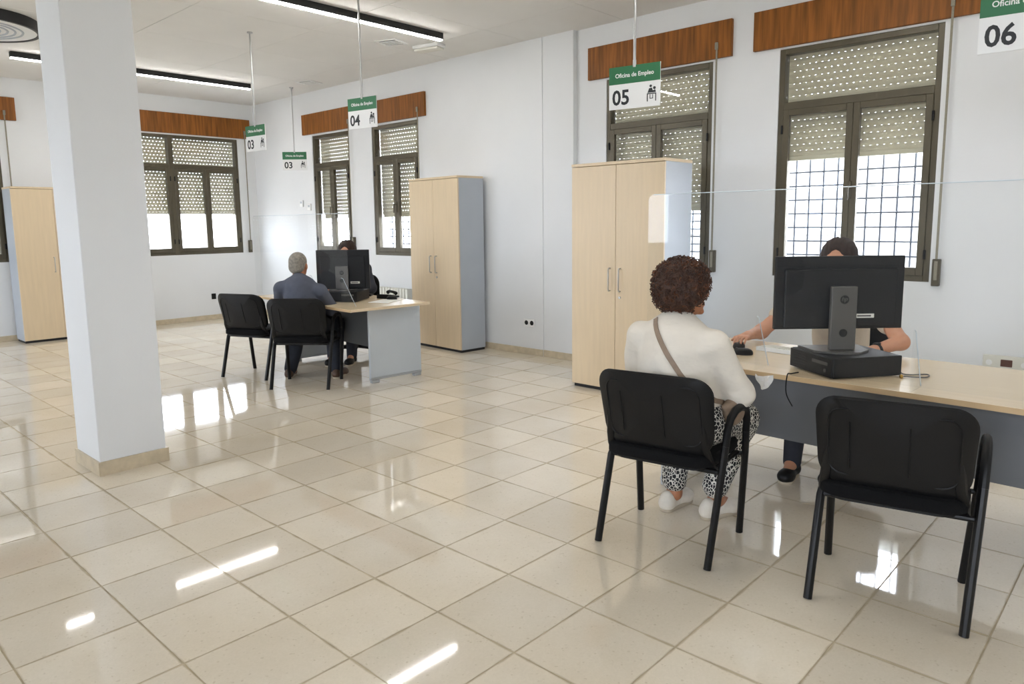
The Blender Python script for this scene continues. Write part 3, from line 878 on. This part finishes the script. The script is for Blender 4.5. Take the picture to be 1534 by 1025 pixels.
def keyboard(loc, rz, label, m='white'):
    t = thing('keyboard', label, 'keyboard', loc, rz)
    MB().prism([(-.07, 0), (.07, 0), (.07, .022), (-.07, .012)], 'x', -.22, .22).build('case', m, t)
    kb = MB()
    for r in range(5):
        for c in range(18):
            y = -.055 + r*.023; z = .0125 + (y+.07)/.14*.010
            kb.box(-.205+c*.023, -.205+c*.023+.019, y, y+.019, z, z+.005)
    k = kb.build('keys', 'cream' if m == 'white' else 'blackp', t); k['kind'] = 'stuff'
def mouse(loc, rz, label):
    t = thing('mouse', label, 'mouse', loc, rz)
    mb = MB()
    n = 16; R_ = []
    for z, s in ((0, .95), (.008, 1.0), (.018, .97), (.028, .82), (.034, .55), (.036, .2)):
        R_.append([mb.bm.verts.new((.031*s*math.cos(2*PI*k/n), .056*s*math.sin(2*PI*k/n) - .006*(1-s), z)) for k in range(n)])
    for A, B in zip(R_, R_[1:]):
        for k in range(n): mb.bm.faces.new((A[k], A[(k+1) % n], B[(k+1) % n], B[k]))
    mb.bm.faces.new(R_[0][::-1]); mb.bm.faces.new(R_[-1])
    mb.build('shell', 'blackp', t, True)
    MB().cyl((-.004, .032, .030), (.004, .032, .030), .008, 12).build('wheel', 'hp', t, True)
keyboard((-1.53, 3.98, .7415), 180-8, 'white keyboard lying beside the two mice on the near desk')
mouse((-1.865, 3.95, .7415), 186, 'black mouse under the hand of the near worker')
mouse((-1.755, 3.765, .7415), 110, 'spare black mouse lying between the hand and the cream sleeve')
keyboard((-6.33, 4.36, .7415), 222, 'dark keyboard behind the far computer', 'blackp')
mouse((-5.70, 4.40, .7415), 120, 'black mouse at the end of the far desk')
def phone(loc, rz, label):
    t = thing('desk_phone', label, 'phone', loc, rz)
    MB().prism([(-.09, 0), (.09, 0), (.09, .045), (-.09, .015)], 'x', -.075, .075).build('base', 'blackp', t)
    MB().tube([(-.05, -.07, .04), (-.05, -.04, .055), (-.05, .05, .075), (-.05, .08, .065)], [.02, .014, .014, .02], 8).build('handset', 'blackp', t, True)
phone((-5.85, 4.47, .7415), 200, 'low black desk phone behind the far computer')
t = thing('paper_sheet', 'white paper sheets lying by the far computer', 'paper', (-5.62, 4.26, .7412), 25)
MB().box(-.105, .105, -.148, .148, 0, .002).build('sheet', 'paper', t)

# cables
def cable(pts, label, name='cable', r=.003, m='blackp'):
    cu = [Vector(p) for p in pts]; out = []
    for i in range(len(cu)-1):
        p0, p1, p2, p3 = cu[max(i-1, 0)], cu[i], cu[i+1], cu[min(i+2, len(cu)-1)]
        for k in range(6):
            s = k/6
            out.append(.5*((2*p1)+(-p0+p2)*s+(2*p0-5*p1+4*p2-p3)*s*s+(-p0+3*p1-3*p2+p3)*s**3))
    out.append(cu[-1])
    return tag(MB().tube(out, r, 6).build(name, m, None, True), label, 'cable')
cable([(-.98, 3.76, .80), (-.94, 3.74, .746), (-.85, 3.80, .7455), (-.84, 3.72, .7455), (-.94, 3.68, .7455)], 'thin grey cable looping out beside the near computer', m='hp')
cable([(-1.33, 3.47, .7445), (-1.345, 3.42, .7445), (-1.35, 3.385, .742), (-1.345, 3.366, .66), (-1.31, 3.36, .60)], 'black cable hanging over the front edge of the near desk')
tag(MB().lathe([(.005, 0), (.009, .004), (.009, .012), (.004, .018)], 12).build('brass_knob', 'gold', None, True), 'tiny brass knob lying at the corner of the near computer', 'knob').location = (-.925, 3.66, .7402)
t = thing('paper_flap', 'crumpled translucent sheet hanging under the near desk edge', 'paper', (-1.455, 3.372, .70), -6)
mb = MB(); vs = []
for j in range(6):
    vs.append([mb.bm.verts.new(((i/5-.5)*.10*(1-.10*j), -.012*math.sin(i*1.7+j), .03-j*.013 - .008*math.sin(i*.9))) for i in range(6)])
for j in range(5):
    for i in range(5): mb.bm.faces.new((vs[j][i], vs[j][i+1], vs[j+1][i+1], vs[j+1][i]))
mb.build('sheet', 'paper', t, True)

# ------------------------------------------------------------------ people: blended distance fields -> one continuous skin
class SDF:
    def __init__(s): s.ops = []
    def cone(s, a, b, ra, rb=None, k=.03):
        s.ops.append(('c', np.array(a, float), np.array(b, float), ra, ra if rb is None else rb, k, 1)); return s
    def ell(s, c, r, yaw=0, k=.03, sub=False, pitch=0):
        R = (Matrix.Rotation(yaw, 3, 'Z') @ Matrix.Rotation(pitch, 3, 'X'))
        s.ops.append(('e', np.array(c, float), np.array(r, float), np.array(R), None, k, -1 if sub else 1)); return s
    def mesh(s, vox=.007, disp=None):
        lo = np.full(3, 1e9); hi = -lo
        for o in s.ops:
            if o[6] < 0: continue
            if o[0] == 'c':
                m = max(o[3], o[4])+.03
                lo = np.minimum(lo, np.minimum(o[1], o[2])-m); hi = np.maximum(hi, np.maximum(o[1], o[2])+m)
            else:
                m = max(o[2])+.03; lo = np.minimum(lo, o[1]-m); hi = np.maximum(hi, o[1]+m)
        n = np.ceil((hi-lo)/vox).astype(int)+1
        f = np.full(n, .2, np.float32)
        ax = [lo[i] + vox*np.arange(n[i]) for i in range(3)]
        for o in s.ops:
            pad = .05
            if o[0] == 'c':
                m = max(o[3], o[4])+pad; a0 = np.minimum(o[1], o[2])-m; a1 = np.maximum(o[1], o[2])+m
            else:
                m = max(o[2])+pad; a0 = o[1]-m; a1 = o[1]+m
            i0 = np.clip(((a0-lo)/vox).astype(int), 0, n); i1 = np.clip(((a1-lo)/vox).astype(int)+1, 0, n)
            if (i1 <= i0).any(): continue
            sl = tuple(slice(i0[i], i1[i]) for i in range(3))
            X, Y, Z = np.meshgrid(*[ax[i][sl[i]] for i in range(3)], indexing='ij')
            P = np.stack([X, Y, Z], -1)
            if o[0] == 'c':
                ba = o[2]-o[1]; pa = P-o[1]
                h = np.clip((pa@ba)/max(ba@ba, 1e-9), 0, 1)
                d = np.linalg.norm(pa-h[..., None]*ba, axis=-1) - (o[3]+(o[4]-o[3])*h)
            else:
                q = (P-o[1])@o[3]
                k0 = np.linalg.norm(q/o[2], axis=-1); k1 = np.linalg.norm(q/(o[2]**2), axis=-1)
                d = k0*(k0-1)/np.maximum(k1, 1e-6)
            k = o[5]; g = f[sl]
            if o[6] > 0:
                h = np.clip(.5+.5*(g-d)/k, 0, 1); f[sl] = g*(1-h)+d*h - k*h*(1-h)
            else:
                h = np.clip(.5-.5*(g+d)/k, 0, 1); f[sl] = g*(1-h)-d*h + k*h*(1-h)
        if disp is not None:
            X, Y, Z = np.meshgrid(*ax, indexing='ij'); f = f + disp(X, Y, Z)
        return nets(f, lo, vox)

def nets(f, lo, vox):
    ins = f < 0
    c = [ins[i:ins.shape[0]-1+i, j:ins.shape[1]-1+j, k:ins.shape[2]-1+k] for i in (0, 1) for j in (0, 1) for k in (0, 1)]
    cnt = sum(x.astype(np.int8) for x in c)
    act = (cnt > 0) & (cnt < 8)
    idx = np.full(act.shape, -1, np.int64); cells_ = np.argwhere(act); idx[act] = np.arange(len(cells_))
    acc = np.zeros((len(cells_), 3)); num = np.zeros(len(cells_))
    corners = [(i, j, k) for i in (0, 1) for j in (0, 1) for k in (0, 1)]
    val = {q: f[cells_[:, 0]+q[0], cells_[:, 1]+q[1], cells_[:, 2]+q[2]] for q in corners}
    for a in corners:
        for d in range(3):
            if a[d]: continue
            b = list(a); b[d] = 1; b = tuple(b)
            va, vb = val[a], val[b]; m = (va < 0) != (vb < 0)
            t = np.where(m, va/np.where(va == vb, 1, va-vb), 0)
            p = np.tile(np.array(a, float), (len(cells_), 1)); p[:, d] = t
            acc[m] += p[m]; num[m] += 1
    V = (cells_ + acc/num[:, None])*vox + lo
    faces = []
    for d in range(3):
        e1, e2 = [(1, 2), (2, 0), (0, 1)][d]
        A = ins; sh = [slice(None)]*3; sh2 = list(sh); sh[d] = slice(0, -1); sh2[d] = slice(1, None)
        a, b = A[tuple(sh)], A[tuple(sh2)]
        e = np.argwhere(a != b)
        ok = (e[:, e1] > 0) & (e[:, e2] > 0) & (e[:, e1] < ins.shape[e1]-1) & (e[:, e2] < ins.shape[e2]-1)
        e = e[ok]
        fl = a[tuple(e.T)]
        def off(o1, o2):
            q = e.copy(); q[:, e1] += o1; q[:, e2] += o2; return idx[tuple(q.T)]
        q = np.stack([off(-1, -1), off(0, -1), off(0, 0), off(-1, 0)], 1)
        q[~fl] = q[~fl][:, ::-1]
        faces.append(q)
    return V, np.concatenate(faces)

def sdf_obj(name, s, m, parent, vox=.007, disp=None, smooth=2):
    V, Fc = s.mesh(vox, disp)
    me = bpy.data.meshes.new(name)
    me.vertices.add(len(V)); me.vertices.foreach_set('co', V.astype(np.float32).ravel())
    me.loops.add(Fc.size); me.loops.foreach_set('vertex_index', Fc.astype(np.int32).ravel())
    me.polygons.add(len(Fc)); me.polygons.foreach_set('loop_start', np.arange(0, Fc.size, 4, dtype=np.int32))
    me.update(calc_edges=True); me.validate()
    if smooth:
        bm = bmesh.new(); bm.from_mesh(me)
        for _ in range(smooth): bmesh.ops.smooth_vert(bm, verts=bm.verts, factor=.5, use_axis_x=True, use_axis_y=True, use_axis_z=True)
        bm.to_mesh(me); bm.free()
    me.polygons.foreach_set('use_smooth', [True]*len(me.polygons))
    me.materials.append(M[m])
    return add(name, me, parent)

def head(s, c, yaw=0, sc=1.0):
    """skull, jaw, nose, lips, ears; faces +y turned by yaw"""
    c = np.array(c, float); cy, sy = math.cos(yaw), math.sin(yaw)
    def P(x, y, z): return c + sc*np.array([x*cy-y*sy, x*sy+y*cy, z])
    s.ell(P(0, -.012, .03), np.array([.074, .094, .088])*sc, yaw)
    s.ell(P(0, .028, -.045), np.array([.056, .064, .072])*sc, yaw, k=.04)
    s.cone(P(0, .088, .012), P(0, .108, -.026), .008*sc, .0125*sc, k=.012)
    s.cone(P(-.035, .072, .028), P(.035, .072, .028), .012*sc, k=.015)
    s.ell(P(0, .088, -.066), np.array([.024, .010, .009])*sc, yaw, k=.006)
    s.ell(P(0, .080, -.098), np.array([.022, .016, .014])*sc, yaw, k=.02)
    for e in (-1, 1): s.ell(P(e*.076, -.008, -.008), np.array([.011, .024, .034])*sc, yaw, k=.008)
    return P

def eyes(parent, P):
    for e in (-1, 1):
        q = P(e*.031, .0705, .004)
        o = MB(); bmesh.ops.create_uvsphere(o.bm, u_segments=12, v_segments=8, radius=.0125)
        ob = o.build('eye', 'eye', parent, True, loc=tuple(q))
        i = MB(); bmesh.ops.create_uvsphere(i.bm, u_segments=10, v_segments=6, radius=.006)
        d = Vector(P(e*.031, .0805, .004)) - Vector(q)
        i.build('iris', 'iris', ob, True, loc=tuple(d*.85))

def hand(s, w, d, n, side, curl=.5, sc=1.0):
    """palm from wrist w along d, back of the hand along n; side=+1 thumb on the d x n side"""
    w, d, n = Vector(w), Vector(d).normalized(), Vector(n)
    n = (n - d*n.dot(d)).normalized(); a = d.cross(n)*side
    s.cone(w, w+d*.03*sc, .024*sc, .026*sc, k=.02)
    for q in (-.024, 0, .024):
        s.cone(w + d*.025*sc + a*q*.7*sc, w + d*.085*sc + a*q*1.1*sc, .0145*sc, .0125*sc, k=.012)
    for q, ln in ((.032, .070), (.011, .080), (-.011, .075), (-.031, .058)):
        p = w + d*.088*sc + a*q*sc; ang = .25*curl
        for seg, r0, r1 in ((.45, .0092, .0085), (.30, .0085, .0078), (.25, .0078, .0066)):
            e = p + (d*math.cos(ang) - n*math.sin(ang))*ln*seg*sc
            s.cone(p, e, r0*sc, r1*sc, k=.003); p = e; ang += .75*curl
    p = w + d*.03*sc + a*.028*sc
    e = p + (d*.55 + a*.75 - n*.25).normalized()*.042*sc; s.cone(p, e, .014*sc, .0105*sc, k=.012)
    f_ = e + (d*.9 + a*.2 - n*.35).normalized()*.034*sc; s.cone(e, f_, .0105*sc, .0085*sc, k=.006)

def limb(s, pts, rs, k=.025):
    for i in range(len(pts)-1): s.cone(pts[i], pts[i+1], rs[i], rs[i+1], k)

def shoe(root, heel, toe, m, name='shoe'):
    h, t_ = Vector(heel), Vector(toe); d = (t_-h).normalized()
    s = SDF(); L = (t_-h).length; yaw = math.atan2(d.y, d.x)-PI/2
    s.cone(h+d*.035+Vector((0, 0, .045)), h+d*.045+Vector((0, 0, .07)), .036, .034)
    s.cone(h+d*.04+Vector((0, 0, .038)), h+d*(L-.05)+Vector((0, 0, .034)), .036, .036)
    s.ell(h+d*(L-.065)+Vector((0, 0, .034)), (.044, .062, .034), yaw)
    o = sdf_obj(name, s, m, root, .006)
    so = SDF(); so.cone(h+d*.038+Vector((0, 0, .009)), h+d*(L-.05)+Vector((0, 0, .009)), .036, .042, .02)
    ob = sdf_obj('sole', so, 'sole', o, .006)
    me = ob.data
    for v in me.vertices:
        v.co.z = min(max(v.co.z, 0.0), .02)
    for v in o.data.vertices: v.co.z = max(v.co.z, .004)
    return o

def fold(amp, fx, fz, seed=0):
    def g(X, Y, Z):
        return (amp*np.sin(fz*Z + 3*np.sin(fx*X+seed) + 2.2*Y*fx*.4) * np.sin(fx*.7*X - fx*.5*Y + seed*1.7)).astype(np.float32)
    return g

# ---- visitor at the near desk
P1 = thing('person', 'person with short curly brown hair, cream blouse and printed trousers seated at near desk', 'person', (-1.669, 2.894, 0), 8)
b = SDF()
HP = head(b, (.012, .055, 1.165), -.75, 1.02)
sh = {-1: (-.165, -.025, .95), 1: (.185, -.025, .94)}
el = {-1: (-.235, .10, .715), 1: (.262, .105, .71)}
wr_ = {-1: (-.10, .30, .645), 1: (.15, .31, .65)}
b.cone((.012, .02, 1.08), (.01, -.03, .99), .052, .058)
limb(b, [(.01, -.01, .94), (.0, -.01, .82), (0, .01, .66), (0, .02, .56)], [.095, .115, .12, .12], .04)
b.cone(sh[-1], sh[1], .055, .055, .05)
hips = {-1: (-.095, .03, .55), 1: (.10, .03, .55)}
kn = {-1: (-.125, .41, .515), 1: (.175, .43, .50)}
an = {-1: (-.125, .325, .085), 1: (.085, .345, .085)}
for e in (-1, 1):
    limb(b, [sh[e], el[e], wr_[e]], [.046, .038, .026])
    limb(b, [hips[e], kn[e], an[e]], [.085, .058, .034], .04)
    b.cone(an[e], (an[e][0]+.02*e, an[e][1]+.09, .05), .034, .028)
hand(b, wr_[-1], (.35, .9, -.2), (0, .2, 1), -1, .6)
hand(b, wr_[1], (-.45, .85, -.2), (0, .2, 1), 1, .6)
sdf_obj('body', b, 'skind', P1, .006)
eyes(P1, HP)
c = SDF()
limb(c, [(.01, -.025, .95), (.005, -.02, .83), (.005, .01, .69), (0, .02, .575)], [.130, .150, .165, .165], .06)
c.ell((.005, .02, .84), (.17, .13, .14), k=.06)
c.cone((.01, -.02, .98), (.012, .0, 1.016), .082, .068, .03)
c.ell((.01, .06, .67), (.195, .15, .12), k=.06)
c.cone((.0, -.02, .985), (-.135, -.02, .945), .07, .066, .05)
c.cone((.02, -.02, .985), (.155, -.02, .935), .07, .066, .05)
for e in (-1, 1):
    limb(c, [sh[e], el[e], wr_[e]], [.068, .064, .042], .03)
def blouse_folds(X, Y, Z):
    lowr = np.clip((1.0-Z)/.2, 0, 1)
    return (lowr*.010*np.sin(48*Z + 14*X + 3*np.sin(11*X+.5)) * np.clip(np.sin(13*X-9*Z+2.2), 0, 1) + .004*np.sin(30*X+22*Z)*np.clip((np.abs(X)-.13)/.06, 0, 1)).astype(np.float32)
blo = sdf_obj('blouse', c, 'blouse', P1, .0065, blouse_folds, 1)
tr = SDF()
tr.cone((-.085, .035, .575), (.085, .035, .575), .145, .145, .05)
for e in (-1, 1):
    limb(tr, [(hips[e][0], 0, .555), kn[e], (an[e][0], an[e][1]-.005, .16)], [.115, .082, .064], .035)
sdf_obj('trousers', tr, 'trousers', P1, .007, fold(.003, 18, 30, 1.1))
shoe(P1, (-.155, .245, 0), (-.105, .50, 0), 'shoe')
shoe(P1, (.045, .262, 0), (.165, .495, 0), 'shoe')
# curly hair: a lumpy cap plus many small curls
hc = np.array([.012, .018, 1.205])
hs = SDF().ell(hc, (.122, .122, .105), k=.02).ell(hc+np.array((0, -.03, -.06)), (.108, .085, .075), k=.03)
cy, sy = math.cos(-.75), math.sin(-.75)
hs.ell(hc + np.array([-.105*sy, .105*cy, -.080]), (.068, .075, .090), -.75, k=.02, sub=True)
hs.ell(HP(.085, .0, -.03), (.035, .035, .045), -.75, k=.012, sub=True)
hair = sdf_obj('hair', hs, 'hairbr', P1, .006)
rng = np.random.default_rng(5)
me = hair.data; nv = len(me.vertices); me.calc_loop_triangles() if hasattr(me, 'calc_loop_triangles') else None
for nm, mt, cnt in (('curls', 'hairbr', 620), ('curls', 'hairbr2', 260)):
    mb = MB()
    for q in rng.integers(0, nv, cnt):
        v = me.vertices[int(q)]; p = v.co.copy(); nn = v.normal.copy()
        ax_ = (nn + Vector(rng.normal(0, .5, 3))).normalized(); u = ax_.orthogonal().normalized(); vv = ax_.cross(u)
        r = .006 + .005*rng.random(); ph = rng.random()*6.28; pts = []
        for k in range(10):
            a = ph + k*.95
            pts.append(p - nn*.006 + ax_*(k*.0026) + (u*math.cos(a)+vv*math.sin(a))*r)
        mb.tube(pts, .0024, 4)
    o = mb.build(nm, mt, hair, True); o['kind'] = 'stuff'
# shoulder bag strap laid on the blouse
bv = BVHTree.FromPolygons([v.co.copy() for v in blo.data.vertices], [tuple(p.vertices) for p in blo.data.polygons])
path = []
for k in range(25):
    s_1 = k/24
    x = -.062 + s_1*.292; z = 1.045 - s_1*.40 - .02*math.sin(PI*s_1)
    hit = bv.ray_cast(Vector((x, -1, z)), Vector((0, 1, 0)))
    if hit[0] is None:
        hit = bv.find_nearest(Vector((x, -.10, z)))
    path.append((hit[0] + hit[1]*.003, hit[1]))
mb = MB(); rows = []
for k, (p, n_) in enumerate(path):
    tdir = (path[min(k+1, 24)][0] - path[max(k-1, 0)][0]).normalized(); sd = tdir.cross(n_).normalized()*.0115
    rows.append([mb.bm.verts.new(p-sd), mb.bm.verts.new(p-sd+n_*.003), mb.bm.verts.new(p+sd+n_*.003), mb.bm.verts.new(p+sd)])
for A, B in zip(rows, rows[1:]):
    for q in range(4): mb.bm.faces.new((A[q], A[(q+1) % 4], B[(q+1) % 4], B[q]))
bag = thing('shoulder_bag', 'taupe shoulder bag whose strap crosses the cream blouse', 'bag', (-1.669, 2.894, 0), 8)
mb.build('strap', 'taupe', bag, True)
sb = SDF().ell((.245, .085, .63), (.045, .085, .07), k=.02).cone((.235, -.02, .665), (.245, .03, .65), .014, .02)
sdf_obj('pouch', sb, 'taupe', bag, .007)

# ---- worker behind the near monitor
P2 = thing('person', 'worker with long dark hair and beige top seated behind the near monitor', 'person', (-1.53, 4.62, 0), 186)
b = SDF()
HP = head(b, (.0, .115, 1.235), 0, 1.0)
sh = {-1: (-.175, .06, 1.03), 1: (.175, .06, 1.03)}
el = {-1: (-.40, .40, .815), 1: (.375, .33, .80)}
wr_ = {-1: (-.30, .575, .785), 1: (.39, .52, .80)}
b.cone((0, .085, 1.15), (0, .03, 1.06), .047, .052)
limb(b, [(0, .03, 1.03), (0, -.02, .88), (0, -.06, .72), (0, -.06, .60)], [.105, .105, .105, .12], .05)
b.cone(sh[-1], sh[1], .05, .05, .05)
hips = {-1: (-.09, -.03, .57), 1: (.09, -.03, .57)}
kn = {-1: (-.11, .42, .53), 1: (.11, .42, .53)}
an = {-1: (-.10, .47, .09), 1: (.10, .55, .09)}
for e in (-1, 1):
    limb(b, [sh[e], el[e], wr_[e]], [.047, .042, .026])
    limb(b, [hips[e], kn[e], an[e]], [.085, .058, .036], .04)
    b.cone(an[e], (an[e][0], an[e][1]+.09, .05), .034, .028)
hand(b, wr_[1], (.05, 1, -.02), (0, 0, 1), 1, .75, .95)
hand(b, wr_[-1], (.55, .75, -.10), (0, 0, 1), -1, .6, .95)
sdf_obj('body', b, 'skin', P2, .0055)
eyes(P2, HP)
c = SDF()
limb(c, [(0, .035, 1.025), (0, -.02, .88), (0, -.05, .74), (0, -.04, .60)], [.125, .145, .150, .155], .06)
c.ell((0, .09, .90), (.15, .11, .12), k=.05)
c.cone(sh[-1], sh[1], .066, .066, .05)
for e in (-1, 1):
    m_ = [sh[e][i] + (el[e][i]-sh[e][i])*.62 for i in range(3)]
    limb(c, [sh[e], m_], [.066, .062], .03)
sdf_obj('top', c, 'beige', P2, .007, fold(.004, 14, 30, 2))
tr = SDF().cone((-.08, -.05, .585), (.08, -.05, .585), .13, .13, .05)
for e in (-1, 1): limb(tr, [(hips[e][0], 0, .575), kn[e], an[e]], [.10, .072, .05], .035)
sdf_obj('trousers', tr, 'darktop', P2, .008)
for e in (-1, 1): shoe(P2, (an[e][0], an[e][1]-.07, 0), (an[e][0], an[e][1]+.17, 0), 'blackp')
def long_hair(P, mname, parent, length=.30, sc=1.0):
    q = lambda x, y, z: P(x, y, z)
    s = SDF().ell(q(0, -.022, .040), (.100*sc, .112*sc, .099*sc), k=.02)
    for e in (-1, 1): s.cone(q(e*.078, .0, .0), q(e*.098, -.01, -length*.75), .036, .028, .03)
    s.cone(q(0, -.08, .0), q(0, -.085, -length), .062, .045, .05)
    s.ell(q(0, .125, -.040), (.058, .088, .128), k=.012, sub=True)
    s.ell(q(0, .03, .142), (.006, .13, .012), k=.008, sub=True)
    return sdf_obj('hair', s, mname, parent, .005, lambda X, Y, Z: (.0016*np.sin(260*np.abs(X) + 25*Z + 40*Y)).astype(np.float32), 1)
hr = long_hair(HP, 'hairdk', P2)
wch = thing('wristwatch', 'dark wristwatch on the near worker', 'watch', (0, 0, 0))
wv = frame_pt((-1.53, 4.62, 0), 186, (wr_[-1][0]-.012, wr_[-1][1]-.022, wr_[-1][2]))
wch.location = wv
dd = (frame_pt((-1.53, 4.62, 0), 186, wr_[-1]) - frame_pt((-1.53, 4.62, 0), 186, el[-1])).normalized()
u_ = dd.orthogonal().normalized(); v_ = dd.cross(u_)
MB().tube([(u_*math.cos(2*PI*k/20)+v_*math.sin(2*PI*k/20))*.032 for k in range(20)], .008, 6, True).build('band', 'blackp', wch, True)
MB().box(-.016, .016, -.016, .016, .028, .040, .004, 2).build('case', 'blackp', wch, True)

# ---- visitor at the far desk
P3 = thing('person', 'grey-haired person in slate shirt seated with back turned at far desk', 'person', (-5.933, 3.567, 0), 40)
b = SDF()
HP = head(b, (-.06, .085, 1.105), -.1, 1.0)
sh = {-1: (-.212, .0, .90), 1: (.158, .0, .872)}
el = {-1: (-.27, .17, .70), 1: (.21, .17, .685)}
wr_ = {-1: (-.15, .27, .655), 1: (.09, .27, .655)}
b.cone((-.055, .06, 1.02), (-.035, .0, .94), .055, .06)
limb(b, [(-.03, .0, .90), (-.015, .0, .76), (0, .01, .60)], [.115, .12, .13], .05)
b.cone(sh[-1], sh[1], .055, .055, .05)
hips = {-1: (-.10, -.02, .54), 1: (.10, -.02, .54)}
kn = {-1: (-.19, .40, .51), 1: (.17, .40, .51)}
an = {-1: (-.265, .30, .09), 1: (.19, .30, .09)}
for e in (-1, 1):
    limb(b, [sh[e], el[e], wr_[e]], [.052, .043, .03])
    limb(b, [hips[e], kn[e], an[e]], [.09, .062, .038], .04)
    b.cone(an[e], (an[e][0], an[e][1]+.09, .05), .034, .028)
    hand(b, wr_[e], (-.5*e, .85, -.05), (0, 0, 1), e, .5)
sdf_obj('body', b, 'skind', P3, .0065)
eyes(P3, HP)
c = SDF()
limb(c, [(-.03, .0, .90), (-.015, .0, .77), (0, .01, .62), (0, .02, .55)], [.135, .15, .15, .15], .06)
c.ell((0, .05, .74), (.15, .12, .14), k=.06)
c.cone((-.06, .01, .95), (-.205, .0, .905), .066, .056, .04)
c.cone((-.03, .01, .945), (.15, .0, .88), .066, .056, .04)
c.cone((-.048, .035, .985), (-.04, .02, .95), .062, .07, .02)
for e in (-1, 1): limb(c, [sh[e], el[e], [wr_[e][i]*.85+el[e][i]*.15 for i in range(3)]], [.066, .060, .045], .03)
sdf_obj('shirt', c, 'shirt', P3, .008, fold(.005, 13, 34, .9))
tr = SDF().cone((-.08, .02, .55), (.08, .02, .55), .14, .14, .05)
for e in (-1, 1): limb(tr, [(hips[e][0], 0, .55), kn[e], an[e]], [.105, .082, .062], .035)
sdf_obj('trousers', tr, 'navy', P3, .008, fold(.003, 18, 30, .3))
for e in (-1, 1): shoe(P3, (an[e][0], an[e][1]-.08, 0), (an[e][0]+.04*e, an[e][1]+.18, 0), 'leather')
hs = SDF().ell(HP(0, -.018, .038), (.081, .101, .090), k=.02).ell(HP(0, -.055, -.015), (.070, .058, .060), k=.02)
hs.ell(HP(0, .12, -.02), (.075, .085, .085), k=.01, sub=True)
hs.ell(HP(.085, .01, -.015), (.03, .03, .042), k=.008, sub=True).ell(HP(-.085, .01, -.015), (.03, .03, .042), k=.008, sub=True)
sdf_obj('hair', hs, 'hairgr', P3, .006)

# ---- worker behind the far monitor
P4 = thing('person', 'worker with dark hair and charcoal jacket behind the far monitor', 'person', (-6.80, 4.70, 0), 218)
b = SDF()
HP = head(b, (0, .13, 1.175), 0, 1.0)
sh = {-1: (-.18, .06, .98), 1: (.18, .06, .98)}
el = {-1: (-.29, .24, .79), 1: (.27, .24, .79)}
wr_ = {-1: (-.17, .43, .79), 1: (.14, .43, .79)}
b.cone((0, .095, 1.09), (0, .03, 1.0), .047, .052)
limb(b, [(0, .03, .98), (0, -.02, .84), (0, -.06, .70), (0, -.06, .60)], [.105, .105, .11, .12], .05)
b.cone(sh[-1], sh[1], .05, .05, .05)
hips = {-1: (-.09, -.03, .57), 1: (.09, -.03, .57)}
kn = {-1: (-.11, .40, .53), 1: (.11, .40, .53)}
an = {-1: (-.10, .42, .09), 1: (.10, .46, .09)}
for e in (-1, 1):
    limb(b, [sh[e], el[e], wr_[e]], [.046, .038, .026])
    limb(b, [hips[e], kn[e], an[e]], [.085, .058, .036], .04)
    b.cone(an[e], (an[e][0], an[e][1]+.09, .05), .034, .028)
    hand(b, wr_[e], (-.2*e, .95, -.05), (0, 0, 1), e, .5, .95)
sdf_obj('body', b, 'skin', P4, .0065)
eyes(P4, HP)
c = SDF()
limb(c, [(0, .03, .97), (0, -.02, .84), (0, -.05, .70), (0, -.05, .60)], [.125, .145, .150, .155], .06)
c.ell((0, .08, .86), (.14, .10, .11), k=.05)
c.cone(sh[-1], sh[1], .066, .066, .05)
for e in (-1, 1): limb(c, [sh[e], el[e], [wr_[e][i]*.85+el[e][i]*.15 for i in range(3)]], [.066, .056, .042], .03)
sdf_obj('jacket', c, 'darktop', P4, .008, fold(.004, 14, 30, 2.4))
tr = SDF().cone((-.08, -.05, .585), (.08, -.05, .585), .13, .13, .05)
for e in (-1, 1): limb(tr, [(hips[e][0], 0, .575), kn[e], an[e]], [.10, .075, .055], .035)
sdf_obj('trousers', tr, 'darktop', P4, .009)
for e in (-1, 1): shoe(P4, (an[e][0], an[e][1]-.07, 0), (an[e][0], an[e][1]+.17, 0), 'blackp')
long_hair(HP, 'hairdk', P4)
